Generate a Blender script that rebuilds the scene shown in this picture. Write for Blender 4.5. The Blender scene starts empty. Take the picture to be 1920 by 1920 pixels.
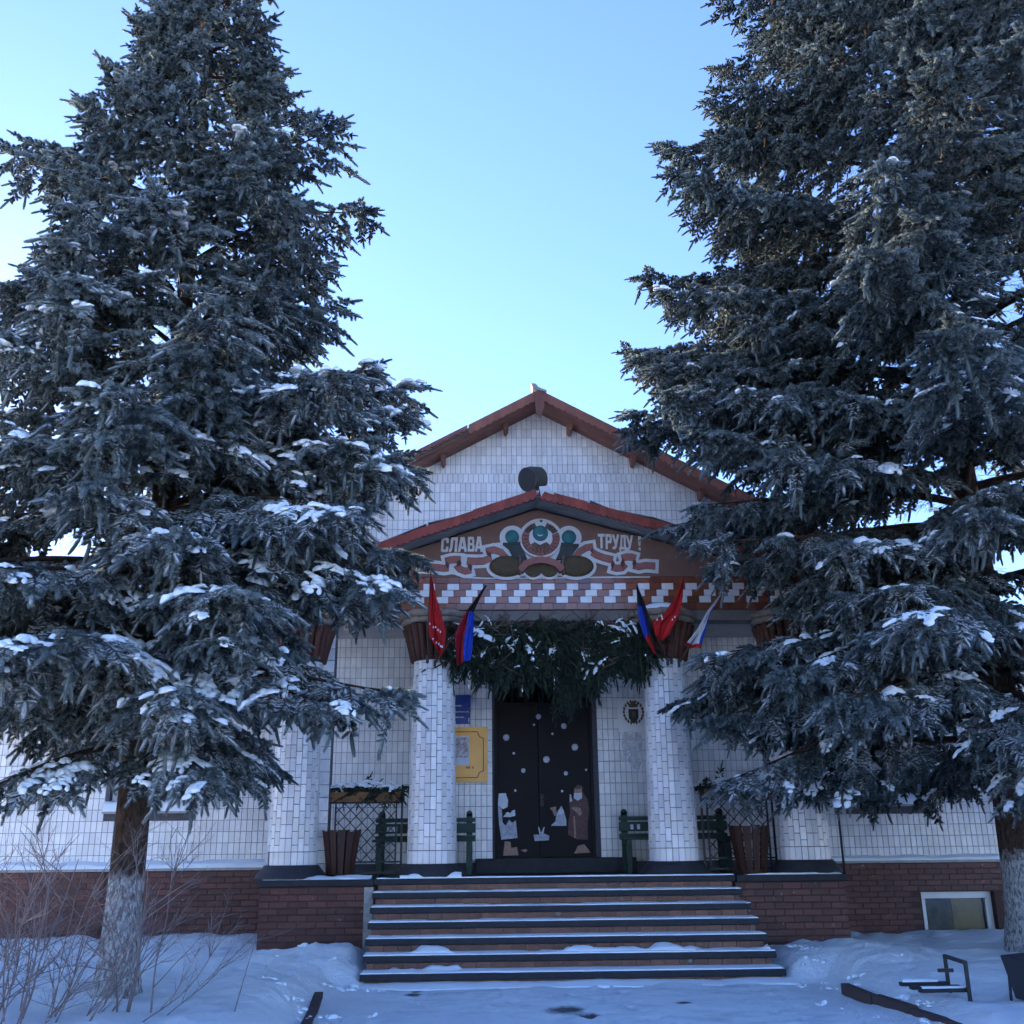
import bpy, bmesh, math, random
import numpy as np
from mathutils import Matrix, Vector

random.seed(7)
RNG = np.random.default_rng(7)
scene = bpy.context.scene
COL = scene.collection
R = math.radians

# ------------------------------------------------------------------ camera
cam_d = bpy.data.cameras.new('camera')
cam = bpy.data.objects.new('camera', cam_d)
COL.objects.link(cam)
cam_d.sensor_width = 36.0
cam_d.lens = 36.0
cam_d.clip_start = 0.05
cam_d.clip_end = 2000.0
PITCH, YAW, ROLL = R(18.0), R(1.7), R(0.6)
fw = Vector((math.sin(YAW) * math.cos(PITCH), math.cos(YAW) * math.cos(PITCH), math.sin(PITCH)))
rt0 = Vector((math.cos(YAW), -math.sin(YAW), 0))
up0 = rt0.cross(fw)
rt = rt0 * math.cos(ROLL) - up0 * math.sin(ROLL)
up = up0 * math.cos(ROLL) + rt0 * math.sin(ROLL)
cam.matrix_world = Matrix(((rt.x, up.x, -fw.x, 0.0), (rt.y, up.y, -fw.y, 0.0), (rt.z, up.z, -fw.z, 1.52), (0, 0, 0, 1)))
scene.camera = cam

# ------------------------------------------------------------------ sky and sun
SUN_EL, SUN_AZ = R(22.0), R(-29.0)          # azimuth from +Y, negative = to the left
world = bpy.data.worlds.new('World')
scene.world = world
world.use_nodes = True
wn = world.node_tree
bg = wn.nodes['Background']
sky = wn.nodes.new('ShaderNodeTexSky')
sky.sky_type = 'NISHITA'
sky.sun_disc = False
sky.sun_elevation = SUN_EL
sky.sun_rotation = SUN_AZ
sky.air_density = 1.0
sky.dust_density = 0.08
sky.ozone_density = 3.2
bg.inputs['Strength'].default_value = 0.15
tint = wn.nodes.new('ShaderNodeMix')                 # cold winter air: a slightly bluer sky than the model's
tint.data_type = 'RGBA'
tint.blend_type = 'MULTIPLY'
tint.inputs[0].default_value = 1.0
tint.inputs[7].default_value = (0.83, 0.885, 1.20, 1.0)
wn.links.new(sky.outputs['Color'], tint.inputs[6])
wn.links.new(tint.outputs[2], bg.inputs['Color'])
sun_d = bpy.data.lights.new('sun', 'SUN')
sun_d.energy = 5.0
sun_d.angle = R(0.6)
sun_d.color = (1.0, 0.82, 0.56)
sun = bpy.data.objects.new('sun', sun_d)
COL.objects.link(sun)
sv = Vector((math.sin(SUN_AZ) * math.cos(SUN_EL), math.cos(SUN_AZ) * math.cos(SUN_EL), math.sin(SUN_EL)))
sun.rotation_euler = sv.to_track_quat('Z', 'Y').to_euler()
sun.location = (0, 0, 30)
scene.view_settings.view_transform = 'Standard'
scene.view_settings.look = 'None'
scene.view_settings.gamma = 1.0
scene.view_settings.exposure = 1.4
scene.render.engine = 'CYCLES'
scene.cycles.use_adaptive_sampling = True
scene.cycles.adaptive_threshold = 0.06
scene.cycles.adaptive_min_samples = 16
scene.cycles.max_bounces = 5
scene.cycles.diffuse_bounces = 3
scene.cycles.glossy_bounces = 2
scene.cycles.transmission_bounces = 2
scene.cycles.transparent_max_bounces = 8
scene.cycles.use_light_tree = False
scene.cycles.caustics_reflective = False
scene.cycles.caustics_refractive = False


# ------------------------------------------------------------------ materials
def new_mat(name):
    m = bpy.data.materials.new(name)
    m.use_nodes = True
    nt = m.node_tree
    return m, nt, nt.nodes['Principled BSDF']


def node(nt, typ, **kw):
    n = nt.nodes.new(typ)
    for k, v in kw.items():
        setattr(n, k, v)
    return n


def noise(nt, scale, detail=4.0, rough=0.6, stretch=None):
    g = node(nt, 'ShaderNodeNewGeometry')
    n = node(nt, 'ShaderNodeTexNoise')
    n.inputs['Scale'].default_value = scale
    n.inputs['Detail'].default_value = detail
    n.inputs['Roughness'].default_value = rough
    if stretch:
        v = node(nt, 'ShaderNodeVectorMath', operation='MULTIPLY')
        v.inputs[1].default_value = stretch
        nt.links.new(g.outputs['Position'], v.inputs[0])
        nt.links.new(v.outputs[0], n.inputs['Vector'])
    else:
        nt.links.new(g.outputs['Position'], n.inputs['Vector'])
    return n.outputs['Fac']


def remap(nt, fac, a, b, c=0.0, d=1.0):
    m = node(nt, 'ShaderNodeMapRange')
    m.inputs['From Min'].default_value = a
    m.inputs['From Max'].default_value = b
    m.inputs['To Min'].default_value = c
    m.inputs['To Max'].default_value = d
    nt.links.new(fac, m.inputs['Value'])
    return m.outputs['Result']


def mixc(nt, fac, a, b):
    m = node(nt, 'ShaderNodeMix', data_type='RGBA')
    if isinstance(fac, float):
        m.inputs[0].default_value = fac
    else:
        nt.links.new(fac, m.inputs[0])
    for s, v in ((6, a), (7, b)):
        if isinstance(v, tuple):
            m.inputs[s].default_value = (*v, 1)
        else:
            nt.links.new(v, m.inputs[s])
    return m.outputs[2]


def rnd_piece(nt):
    """a random value of its own for every object and every loose piece of a mesh"""
    o = node(nt, 'ShaderNodeObjectInfo')
    g = node(nt, 'ShaderNodeNewGeometry')
    a = node(nt, 'ShaderNodeMath', operation='ADD')
    nt.links.new(o.outputs['Random'], a.inputs[0])
    nt.links.new(g.outputs['Random Per Island'], a.inputs[1])
    f = node(nt, 'ShaderNodeMath', operation='FRACT')
    nt.links.new(a.outputs[0], f.inputs[0])
    return f.outputs[0]


def scale_val(nt, col, fac):
    h = node(nt, 'ShaderNodeHueSaturation')
    nt.links.new(fac, h.inputs['Value'])
    if isinstance(col, tuple):
        h.inputs['Color'].default_value = (*col, 1)
    else:
        nt.links.new(col, h.inputs['Color'])
    return h.outputs[0]


def add_bump(nt, b, height, strength, dist=0.01):
    bp = node(nt, 'ShaderNodeBump')
    bp.inputs['Strength'].default_value = strength
    bp.inputs['Distance'].default_value = dist
    nt.links.new(height, bp.inputs['Height'])
    nt.links.new(bp.outputs[0], b.inputs['Normal'])


def mat(name, c1, c2=None, scale=6.0, rough=0.6, stain=None, bump=0.0, bscale=60.0, spec=0.4, rnd=0.0, metal=0.0, patch=None, patch_scale=9.0, patch_lo=0.62, stretch=None):
    m, nt, b = new_mat(name)
    c2 = c2 or tuple(x * 0.8 for x in c1)
    col = mixc(nt, remap(nt, noise(nt, scale, stretch=stretch), 0.3, 0.7), c1, c2)
    if rnd:
        col = scale_val(nt, col, remap(nt, rnd_piece(nt), 0, 1, 1 - rnd, 1 + rnd))
    if patch:
        col = mixc(nt, remap(nt, noise(nt, patch_scale, 6.0, 0.65), patch_lo, patch_lo + 0.05), col, patch)
    if stain:
        k1 = node(nt, 'ShaderNodeMath', operation='MULTIPLY')
        nt.links.new(remap(nt, noise(nt, 1.3, 6, 0.7, (1.6, 1.6, 0.5)), 0.48, 0.72), k1.inputs[0])
        nt.links.new(remap(nt, noise(nt, 14, 5, 0.7), 0.35, 0.65), k1.inputs[1])
        col = mixc(nt, k1.outputs[0], col, stain)
    nt.links.new(col, b.inputs['Base Color'])
    b.inputs['Roughness'].default_value = rough
    b.inputs['Specular IOR Level'].default_value = spec
    b.inputs['Metallic'].default_value = metal
    if bump:
        add_bump(nt, b, noise(nt, bscale, 6.0), bump)
    return m


M = {}
M['tile_white'] = mat('glazed_white_tile', (0.82, 0.81, 0.80), (0.74, 0.735, 0.725), 2.2, 0.22, bump=0.05, bscale=30, spec=0.5, rnd=0.10, stain=(0.50, 0.47, 0.44))
M['tile_col'] = mat('glazed_column_tile', (0.82, 0.79, 0.78), (0.72, 0.70, 0.69), 3.0, 0.2, bump=0.05, bscale=30, spec=0.5, rnd=0.13, stain=(0.50, 0.47, 0.44))
M['grout'] = mat('dark_grout', (0.13, 0.13, 0.14), (0.08, 0.08, 0.09), 20, 0.95, bump=0.3, bscale=120)
M['frieze_brown'] = mat('glazed_brown_tile', (0.26, 0.085, 0.045), (0.20, 0.06, 0.035), 8, 0.18, bump=0.08, bscale=25, spec=0.6, rnd=0.22)
M['frieze_white'] = mat('frieze_white_tile', (0.78, 0.79, 0.82), (0.70, 0.71, 0.74), 8, 0.25, bump=0.05, bscale=30, spec=0.5, rnd=0.05)
M['brick'] = mat('dark_red_brick', (0.115, 0.036, 0.026), (0.085, 0.028, 0.022), 7, 0.45, bump=0.25, bscale=70, spec=0.4, rnd=0.3, patch=(0.36, 0.27, 0.23), patch_scale=11.0, patch_lo=0.655)
M['brick_joint'] = mat('brick_joint', (0.085, 0.045, 0.038), (0.06, 0.035, 0.03), 14, 0.95, bump=0.3, bscale=90)
M['riser'] = mat('riser_tile', (0.20, 0.085, 0.052), (0.13, 0.058, 0.04), 9, 0.4, bump=0.2, bscale=60, spec=0.4, rnd=0.25, patch=(0.22, 0.20, 0.18), patch_scale=6, patch_lo=0.66)
M['slab'] = mat('dark_step_slab', (0.035, 0.036, 0.042), (0.022, 0.023, 0.028), 12, 0.55, bump=0.25, bscale=90, spec=0.2)
M['concrete'] = mat('grey_concrete', (0.22, 0.21, 0.20), (0.15, 0.145, 0.14), 5, 0.9, bump=0.35, bscale=60)
M['ceiling'] = mat('porch_ceiling', (0.42, 0.41, 0.39), (0.33, 0.32, 0.31), 3, 0.9, bump=0.2, bscale=40)
M['stucco'] = mat('brown_stucco', (0.235, 0.135, 0.105), (0.19, 0.11, 0.088), 5, 0.9, bump=0.4, bscale=90, spec=0.2, patch=(0.42, 0.33, 0.27), patch_scale=5, patch_lo=0.70)
M['fascia'] = mat('red_fascia', (0.31, 0.07, 0.05), (0.21, 0.05, 0.04), 4, 0.7, bump=0.2, bscale=50, spec=0.3, rnd=0.18, patch=(0.20, 0.13, 0.11), patch_scale=8, patch_lo=0.66)
M['fascia_old'] = mat('weathered_red_fascia', (0.30, 0.12, 0.085), (0.22, 0.09, 0.07), 5, 0.8, bump=0.3, bscale=50, spec=0.25, rnd=0.1)
M['soffit'] = mat('brown_soffit_board', (0.24, 0.105, 0.075), (0.17, 0.075, 0.06), 7, 0.75, bump=0.3, bscale=40, spec=0.3, rnd=0.2)
M['slate'] = mat('grey_roof_sheet', (0.25, 0.26, 0.26), (0.18, 0.19, 0.19), 4, 0.9, bump=0.3, bscale=50)
M['relief_white'] = mat('white_plaster', (0.68, 0.69, 0.70), (0.58, 0.58, 0.58), 9, 0.85, bump=0.4, bscale=60, spec=0.2)
M['letter_white'] = mat('white_letter_paint', (0.72, 0.71, 0.69), (0.60, 0.58, 0.55), 9, 0.8, bump=0.3, bscale=60, spec=0.2)
M['ribbon'] = mat('pink_brown_plaster', (0.34, 0.145, 0.12), (0.26, 0.105, 0.09), 11, 0.8, bump=0.4, bscale=60, spec=0.3)
M['ribbon_dark'] = mat('dark_red_plaster', (0.14, 0.05, 0.045), (0.10, 0.04, 0.035), 11, 0.8, bump=0.3, bscale=60)
M['teal'] = mat('teal_plaster', (0.035, 0.20, 0.20), (0.03, 0.12, 0.14), 14, 0.6, bump=0.5, bscale=40, spec=0.4, patch=(0.62, 0.63, 0.63), patch_scale=6, patch_lo=0.66)
M['horn'] = mat('black_green_plaster', (0.022, 0.03, 0.03), (0.04, 0.05, 0.045), 12, 0.6, bump=0.4, bscale=60)
M['sack'] = mat('olive_brown_plaster', (0.12, 0.085, 0.045), (0.075, 0.06, 0.04), 22, 0.85, bump=0.9, bscale=45, spec=0.2)
M['wheat'] = mat('brown_wheat_plaster', (0.15, 0.095, 0.07), (0.10, 0.065, 0.055), 18, 0.85, bump=0.9, bscale=50)
M['door'] = mat('dark_steel_door', (0.014, 0.010, 0.010), (0.009, 0.008, 0.009), 3, 0.6, bump=0.1, bscale=60, spec=0.2)
M['black'] = mat('black_paint', (0.018, 0.019, 0.022), (0.028, 0.028, 0.03), 10, 0.5, bump=0.1, bscale=60)
M['tar'] = mat('black_tar', (0.022, 0.024, 0.03), (0.04, 0.04, 0.045), 10, 0.6, bump=0.4, bscale=50)
M['gold'] = mat('gold_plaque', (0.97, 0.50, 0.085), (0.88, 0.42, 0.07), 3, 0.35, bump=0.05, bscale=30, spec=0.5)
M['blue_plaque'] = mat('blue_plaque', (0.012, 0.045, 0.27), (0.012, 0.04, 0.22), 3, 0.35, bump=0, bscale=30)
M['white_plaque'] = mat('white_plaque', (0.85, 0.85, 0.85), (0.78, 0.78, 0.79), 5, 0.4, bump=0, bscale=30)
M['paper'] = mat('poster_paper', (0.65, 0.66, 0.68), (0.22, 0.12, 0.10), 18, 0.7, bump=0, bscale=30)
M['print_white'] = mat('white_print', (0.7, 0.72, 0.76), (0.52, 0.54, 0.6), 26, 0.6, bump=0, bscale=30)
M['print_grey'] = mat('grey_print', (0.52, 0.55, 0.62), (0.30, 0.30, 0.34), 24, 0.6, bump=0, bscale=30)
M['print_brown'] = mat('brown_print', (0.15, 0.07, 0.06), (0.07, 0.035, 0.035), 22, 0.6, bump=0, bscale=30)
M['print_tan'] = mat('tan_print', (0.42, 0.27, 0.20), (0.26, 0.15, 0.11), 30, 0.6, bump=0, bscale=30)
M['crest_gold'] = mat('dark_gold_crest', (0.20, 0.13, 0.05), (0.05, 0.04, 0.03), 30, 0.5, bump=0.3, bscale=60)
M['green_wood'] = mat('dark_green_paint', (0.018, 0.052, 0.034), (0.012, 0.036, 0.024), 9, 0.55, bump=0.2, bscale=50, spec=0.4, rnd=0.15)
M['brown_wood'] = mat('stained_brown_wood', (0.075, 0.03, 0.02), (0.048, 0.02, 0.015), 9, 0.6, bump=0.4, bscale=40, spec=0.4, rnd=0.25, stretch=(6, 6, 0.8))
M['ochre_wood'] = mat('ochre_wood', (0.21, 0.10, 0.04), (0.14, 0.065, 0.03), 9, 0.7, bump=0.4, bscale=40, spec=0.3, rnd=0.2)
M['iron'] = mat('black_iron', (0.016, 0.017, 0.02), (0.03, 0.03, 0.032), 20, 0.5, bump=0.1, bscale=60, spec=0.5)
M['rope'] = mat('grey_cream_rope', (0.34, 0.28, 0.23), (0.20, 0.16, 0.13), 16, 0.9, bump=0.8, bscale=40, spec=0.2)
M['basket'] = mat('brown_capital', (0.12, 0.05, 0.035), (0.075, 0.032, 0.024), 14, 0.7, bump=0.5, bscale=50, spec=0.3, rnd=0.25)
M['flag_red'] = mat('red_flag_cloth', (0.50, 0.022, 0.025), (0.42, 0.018, 0.022), 8, 0.7, bump=0.15, bscale=200, spec=0.2)
M['flag_dred'] = mat('dark_red_flag_cloth', (0.30, 0.016, 0.028), (0.25, 0.014, 0.024), 8, 0.7, bump=0.15, bscale=200, spec=0.2)
M['flag_blue'] = mat('blue_flag_cloth', (0.022, 0.065, 0.46), (0.018, 0.05, 0.38), 8, 0.7, bump=0.15, bscale=200, spec=0.2)
M['flag_black'] = mat('black_flag_cloth', (0.012, 0.012, 0.016), (0.02, 0.02, 0.024), 8, 0.7, bump=0.15, bscale=200, spec=0.2)
M['flag_white'] = mat('white_flag_cloth', (0.72, 0.74, 0.80), (0.66, 0.68, 0.74), 8, 0.7, bump=0.15, bscale=200, spec=0.2)
M['pole'] = mat('brown_pole', (0.10, 0.055, 0.035), (0.06, 0.035, 0.025), 12, bump=0.6)
M['kerb'] = mat('red_kerb_stone', (0.09, 0.05, 0.045), (0.065, 0.042, 0.04), 12, 0.85, bump=0.5, bscale=60)
M['pvc'] = mat('white_pvc', (0.74, 0.75, 0.76), (0.68, 0.69, 0.70), 4, 0.35, bump=0, bscale=30, spec=0.5)
M['curtain'] = mat('ochre_curtain', (0.60, 0.36, 0.14), (0.46, 0.26, 0.10), 7, 0.85, bump=0, bscale=30, spec=0.2, stretch=(5, 1, 0.6))
M['reflect_dull'] = mat('painted_reflection_dull', (0.48, 0.38, 0.30), (0.22, 0.17, 0.13), 9, bump=0.9)  # duller half of the basement pane's reflection, put into colour
M['reflect_gold'] = mat('painted_reflection_gold', (0.92, 0.62, 0.30), (0.75, 0.48, 0.22), 9, bump=0.8, stretch=(3, 1, 1))  # golden reflection of sunlit surroundings, painted as a bright tan
M['room'] = mat('dim_room', (0.11, 0.09, 0.075), (0.07, 0.06, 0.05), 3, bump=0.9)
M['olive'] = mat('olive_drum_metal', (0.075, 0.075, 0.05), (0.045, 0.045, 0.035), 8, 0.6, bump=0.3, bscale=40, spec=0.4)
M['drum_in'] = mat('black_drum_inside', (0.012, 0.012, 0.013), (0.016, 0.016, 0.017), 8, bump=0.8)
M['tin'] = mat('galvanised_tin', (0.42, 0.42, 0.40), (0.27, 0.25, 0.23), 14, 0.55, bump=0.3, bscale=30, spec=0.5)
M['bark_twig'] = mat('spruce_limb_bark', (0.055, 0.036, 0.026), (0.035, 0.024, 0.019), 12, 0.9, bump=0.3, bscale=70, spec=0.2)
M['shrub'] = mat('grey_shrub_bark', (0.27, 0.21, 0.20), (0.17, 0.13, 0.125), 14, 0.85, bump=0.2, bscale=120, spec=0.3, patch=(0.42, 0.42, 0.44), patch_scale=30, patch_lo=0.66)
M['silver'] = mat('silver_bauble', (0.75, 0.76, 0.78), (0.7, 0.7, 0.72), 5, 0.12, bump=0, bscale=30, spec=0.5, metal=1.0)


def glass_mat():
    m, nt, b = new_mat('window_glass')
    nt.nodes.remove(b)
    out = nt.nodes['Material Output']
    t = node(nt, 'ShaderNodeBsdfTransparent')
    t.inputs[0].default_value = (0.82, 0.86, 0.86, 1)
    g = node(nt, 'ShaderNodeBsdfGlossy')
    g.inputs['Roughness'].default_value = 0.02
    fr = node(nt, 'ShaderNodeFresnel')
    fr.inputs[0].default_value = 1.6
    mx = node(nt, 'ShaderNodeMixShader')
    nt.links.new(fr.outputs[0], mx.inputs[0])
    nt.links.new(t.outputs[0], mx.inputs[1])
    nt.links.new(g.outputs[0], mx.inputs[2])
    nt.links.new(mx.outputs[0], out.inputs[0])
    return m


M['glass'] = glass_mat()


def snow_mat():
    m, nt, b = new_mat('fresh_snow')
    col = mixc(nt, remap(nt, noise(nt, 3.0), 0.3, 0.7), (0.89, 0.94, 0.95), (0.82, 0.87, 0.90))
    nt.links.new(col, b.inputs['Base Color'])
    b.inputs['Roughness'].default_value = 0.85
    b.inputs['Specular IOR Level'].default_value = 0.25
    add_bump(nt, b, noise(nt, 45, 8.0, 0.7), 0.45, 0.012)
    return m


M['snow'] = snow_mat()


def ground_mat():
    """clean snow on the banks, trodden icy snow on the path, a few spots worn to the asphalt"""
    m, nt, b = new_mat('snowy_ground')
    g = node(nt, 'ShaderNodeNewGeometry')
    sep = node(nt, 'ShaderNodeSeparateXYZ')
    nt.links.new(g.outputs['Position'], sep.inputs[0])

    def math1(op, a, c, clamp=False):
        n = node(nt, 'ShaderNodeMath', operation=op, use_clamp=clamp)
        for i, v in enumerate((a, c)):
            if isinstance(v, (int, float)):
                n.inputs[i].default_value = v
            else:
                nt.links.new(v, n.inputs[i])
        return n.outputs[0]
    dx = math1('ABSOLUTE', math1('SUBTRACT', sep.outputs['X'], 1.05), 0)
    edge = math1('ADD', dx, math1('MULTIPLY', noise(nt, 1.3), 0.8))
    path = remap(nt, edge, 2.9, 2.3)
    ice = math1('MULTIPLY', path, remap(nt, noise(nt, 1.6, 8, 0.7, (1.0, 2.2, 1.0)), 0.50, 0.66), True)
    col = mixc(nt, remap(nt, noise(nt, 2.4), 0.3, 0.7), (0.88, 0.94, 0.95), (0.81, 0.87, 0.90))
    col = mixc(nt, path, col, (0.84, 0.92, 0.94))
    col = mixc(nt, ice, col, (0.56, 0.66, 0.72))
    col = mixc(nt, math1('MULTIPLY', path, remap(nt, noise(nt, 38, 4, 0.7), 0.66, 0.74), True), col, (0.25, 0.24, 0.23))
    worn = None
    for cx, cy, r in ((0.78, 10.6, 0.20), (1.97, 11.03, 0.09), (-0.75, 11.9, 0.11), (0.95, 10.25, 0.12), (2.6, 9.0, 0.2), (0.2, 8.2, 0.25)):
        v = node(nt, 'ShaderNodeVectorMath', operation='DISTANCE')
        s = node(nt, 'ShaderNodeVectorMath', operation='MULTIPLY')
        s.inputs[1].default_value = (1, 0.75, 0)
        nt.links.new(g.outputs['Position'], s.inputs[0])
        nt.links.new(s.outputs[0], v.inputs[0])
        v.inputs[1].default_value = (cx, cy * 0.75, 0)
        d = math1('ADD', v.outputs['Value'], math1('MULTIPLY', noise(nt, 5.0, 6, 0.7), r * 1.6))
        k = remap(nt, d, r * 1.9, r * 1.3)
        worn = k if worn is None else math1('MAXIMUM', worn, k)
    col = mixc(nt, worn, col, (0.10, 0.10, 0.11))
    nt.links.new(col, b.inputs['Base Color'])
    nt.links.new(remap(nt, ice, 0, 1, 0.85, 0.42), b.inputs['Roughness'])
    b.inputs['Specular IOR Level'].default_value = 0.35
    add_bump(nt, b, noise(nt, 16, 9.0, 0.75), 0.8, 0.05)
    return m


M['ground'] = ground_mat()


def trunk_mat(paint_z):
    """rough bark, whitewashed below paint_z"""
    m, nt, b = new_mat('whitewashed_bark')
    g = node(nt, 'ShaderNodeNewGeometry')
    sep = node(nt, 'ShaderNodeSeparateXYZ')
    nt.links.new(g.outputs['Position'], sep.inputs[0])
    bark = mixc(nt, remap(nt, noise(nt, 26, 6, 0.7, (1, 1, 0.35)), 0.35, 0.65), (0.028, 0.019, 0.014), (0.115, 0.075, 0.055))
    wash = mixc(nt, remap(nt, noise(nt, 34, 7, 0.75, (1, 1, 0.4)), 0.40, 0.56), (0.10, 0.085, 0.075), (0.55, 0.56, 0.56))
    ad = node(nt, 'ShaderNodeMath', operation='MULTIPLY_ADD')
    nt.links.new(noise(nt, 9, 5), ad.inputs[0])
    ad.inputs[1].default_value = 0.45
    nt.links.new(sep.outputs['Z'], ad.inputs[2])
    k = remap(nt, ad.outputs[0], paint_z + 0.14, paint_z + 0.26)
    col = mixc(nt, k, wash, bark)
    nt.links.new(col, b.inputs['Base Color'])
    b.inputs['Roughness'].default_value = 0.92
    b.inputs['Specular IOR Level'].default_value = 0.2
    add_bump(nt, b, noise(nt, 30, 7, 0.75, (1, 1, 0.4)), 1.0, 0.03)
    return m


def needle_mat(name, dark, light, frost, trans=0.5, dust=False):
    m, nt, b = new_mat(name)
    out = nt.nodes['Material Output']
    g = node(nt, 'ShaderNodeNewGeometry')
    o = node(nt, 'ShaderNodeObjectInfo')
    at = node(nt, 'ShaderNodeAttribute', attribute_name='tone')
    col = mixc(nt, remap(nt, at.outputs['Fac'], 0.0, 0.6), dark, light)
    col = mixc(nt, remap(nt, at.outputs['Fac'], 0.5, 1.1), col, frost)
    col = scale_val(nt, col, remap(nt, o.outputs['Random'], 0.0, 1.0, 0.75, 1.25))
    if dust:                                  # snow lies on the needles that face up
        sp = node(nt, 'ShaderNodeSeparateXYZ')
        nt.links.new(g.outputs['Normal'], sp.inputs[0])
        k = node(nt, 'ShaderNodeMath', operation='MULTIPLY')
        nt.links.new(remap(nt, sp.outputs['Z'], -0.1, 0.5), k.inputs[0])
        nt.links.new(remap(nt, noise(nt, 3.0, 6, 0.7), 0.44, 0.56), k.inputs[1])
        col = mixc(nt, k.outputs[0], col, (0.88, 0.89, 0.90))
    nt.links.new(col, b.inputs['Base Color'])
    b.inputs['Roughness'].default_value = 0.6
    b.inputs['Specular IOR Level'].default_value = 0.25
    t = node(nt, 'ShaderNodeBsdfTranslucent')
    nt.links.new(col, t.inputs[0])
    mx = node(nt, 'ShaderNodeMixShader')
    mx.inputs[0].default_value = trans
    nt.links.new(b.outputs[0], mx.inputs[1])
    nt.links.new(t.outputs[0], mx.inputs[2])
    nt.links.new(mx.outputs[0], out.inputs[0])
    return m


M['needle'] = needle_mat('blue_spruce_needles', (0.03, 0.041, 0.037), (0.115, 0.152, 0.152), (0.28, 0.335, 0.34))
M['needle_snowy'] = needle_mat('snow_dusted_needles', (0.03, 0.041, 0.038), (0.12, 0.157, 0.158), (0.29, 0.345, 0.35), dust=True)
M['needle_green'] = needle_mat('dark_green_needles', (0.012, 0.024, 0.016), (0.034, 0.055, 0.036), (0.055, 0.08, 0.06), 0.12)
M['dead_twig'] = mat('dead_twig', (0.085, 0.052, 0.036), (0.05, 0.032, 0.024), 12, 0.9, rnd=0.3)
M['cone'] = mat('spruce_cone', (0.26, 0.15, 0.06), (0.17, 0.09, 0.04), 30, 0.75, rnd=0.2)


# ------------------------------------------------------------------ mesh helpers
def tag(o, label=None, cat=None, group=None, kind=None):
    if label: o['label'] = label
    if cat: o['category'] = cat
    if group: o['group'] = group
    if kind: o['kind'] = kind
    return o


def adopt(o, parent):
    if parent is not None:
        o.parent = parent
        o.matrix_parent_inverse = Matrix.Translation(-parent.location)
    return o


def empty(name, loc, label=None, cat=None, group=None):
    o = bpy.data.objects.new(name, None)
    o.location = loc
    o.empty_display_size = 0.2
    COL.objects.link(o)
    return tag(o, label, cat, group)


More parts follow.
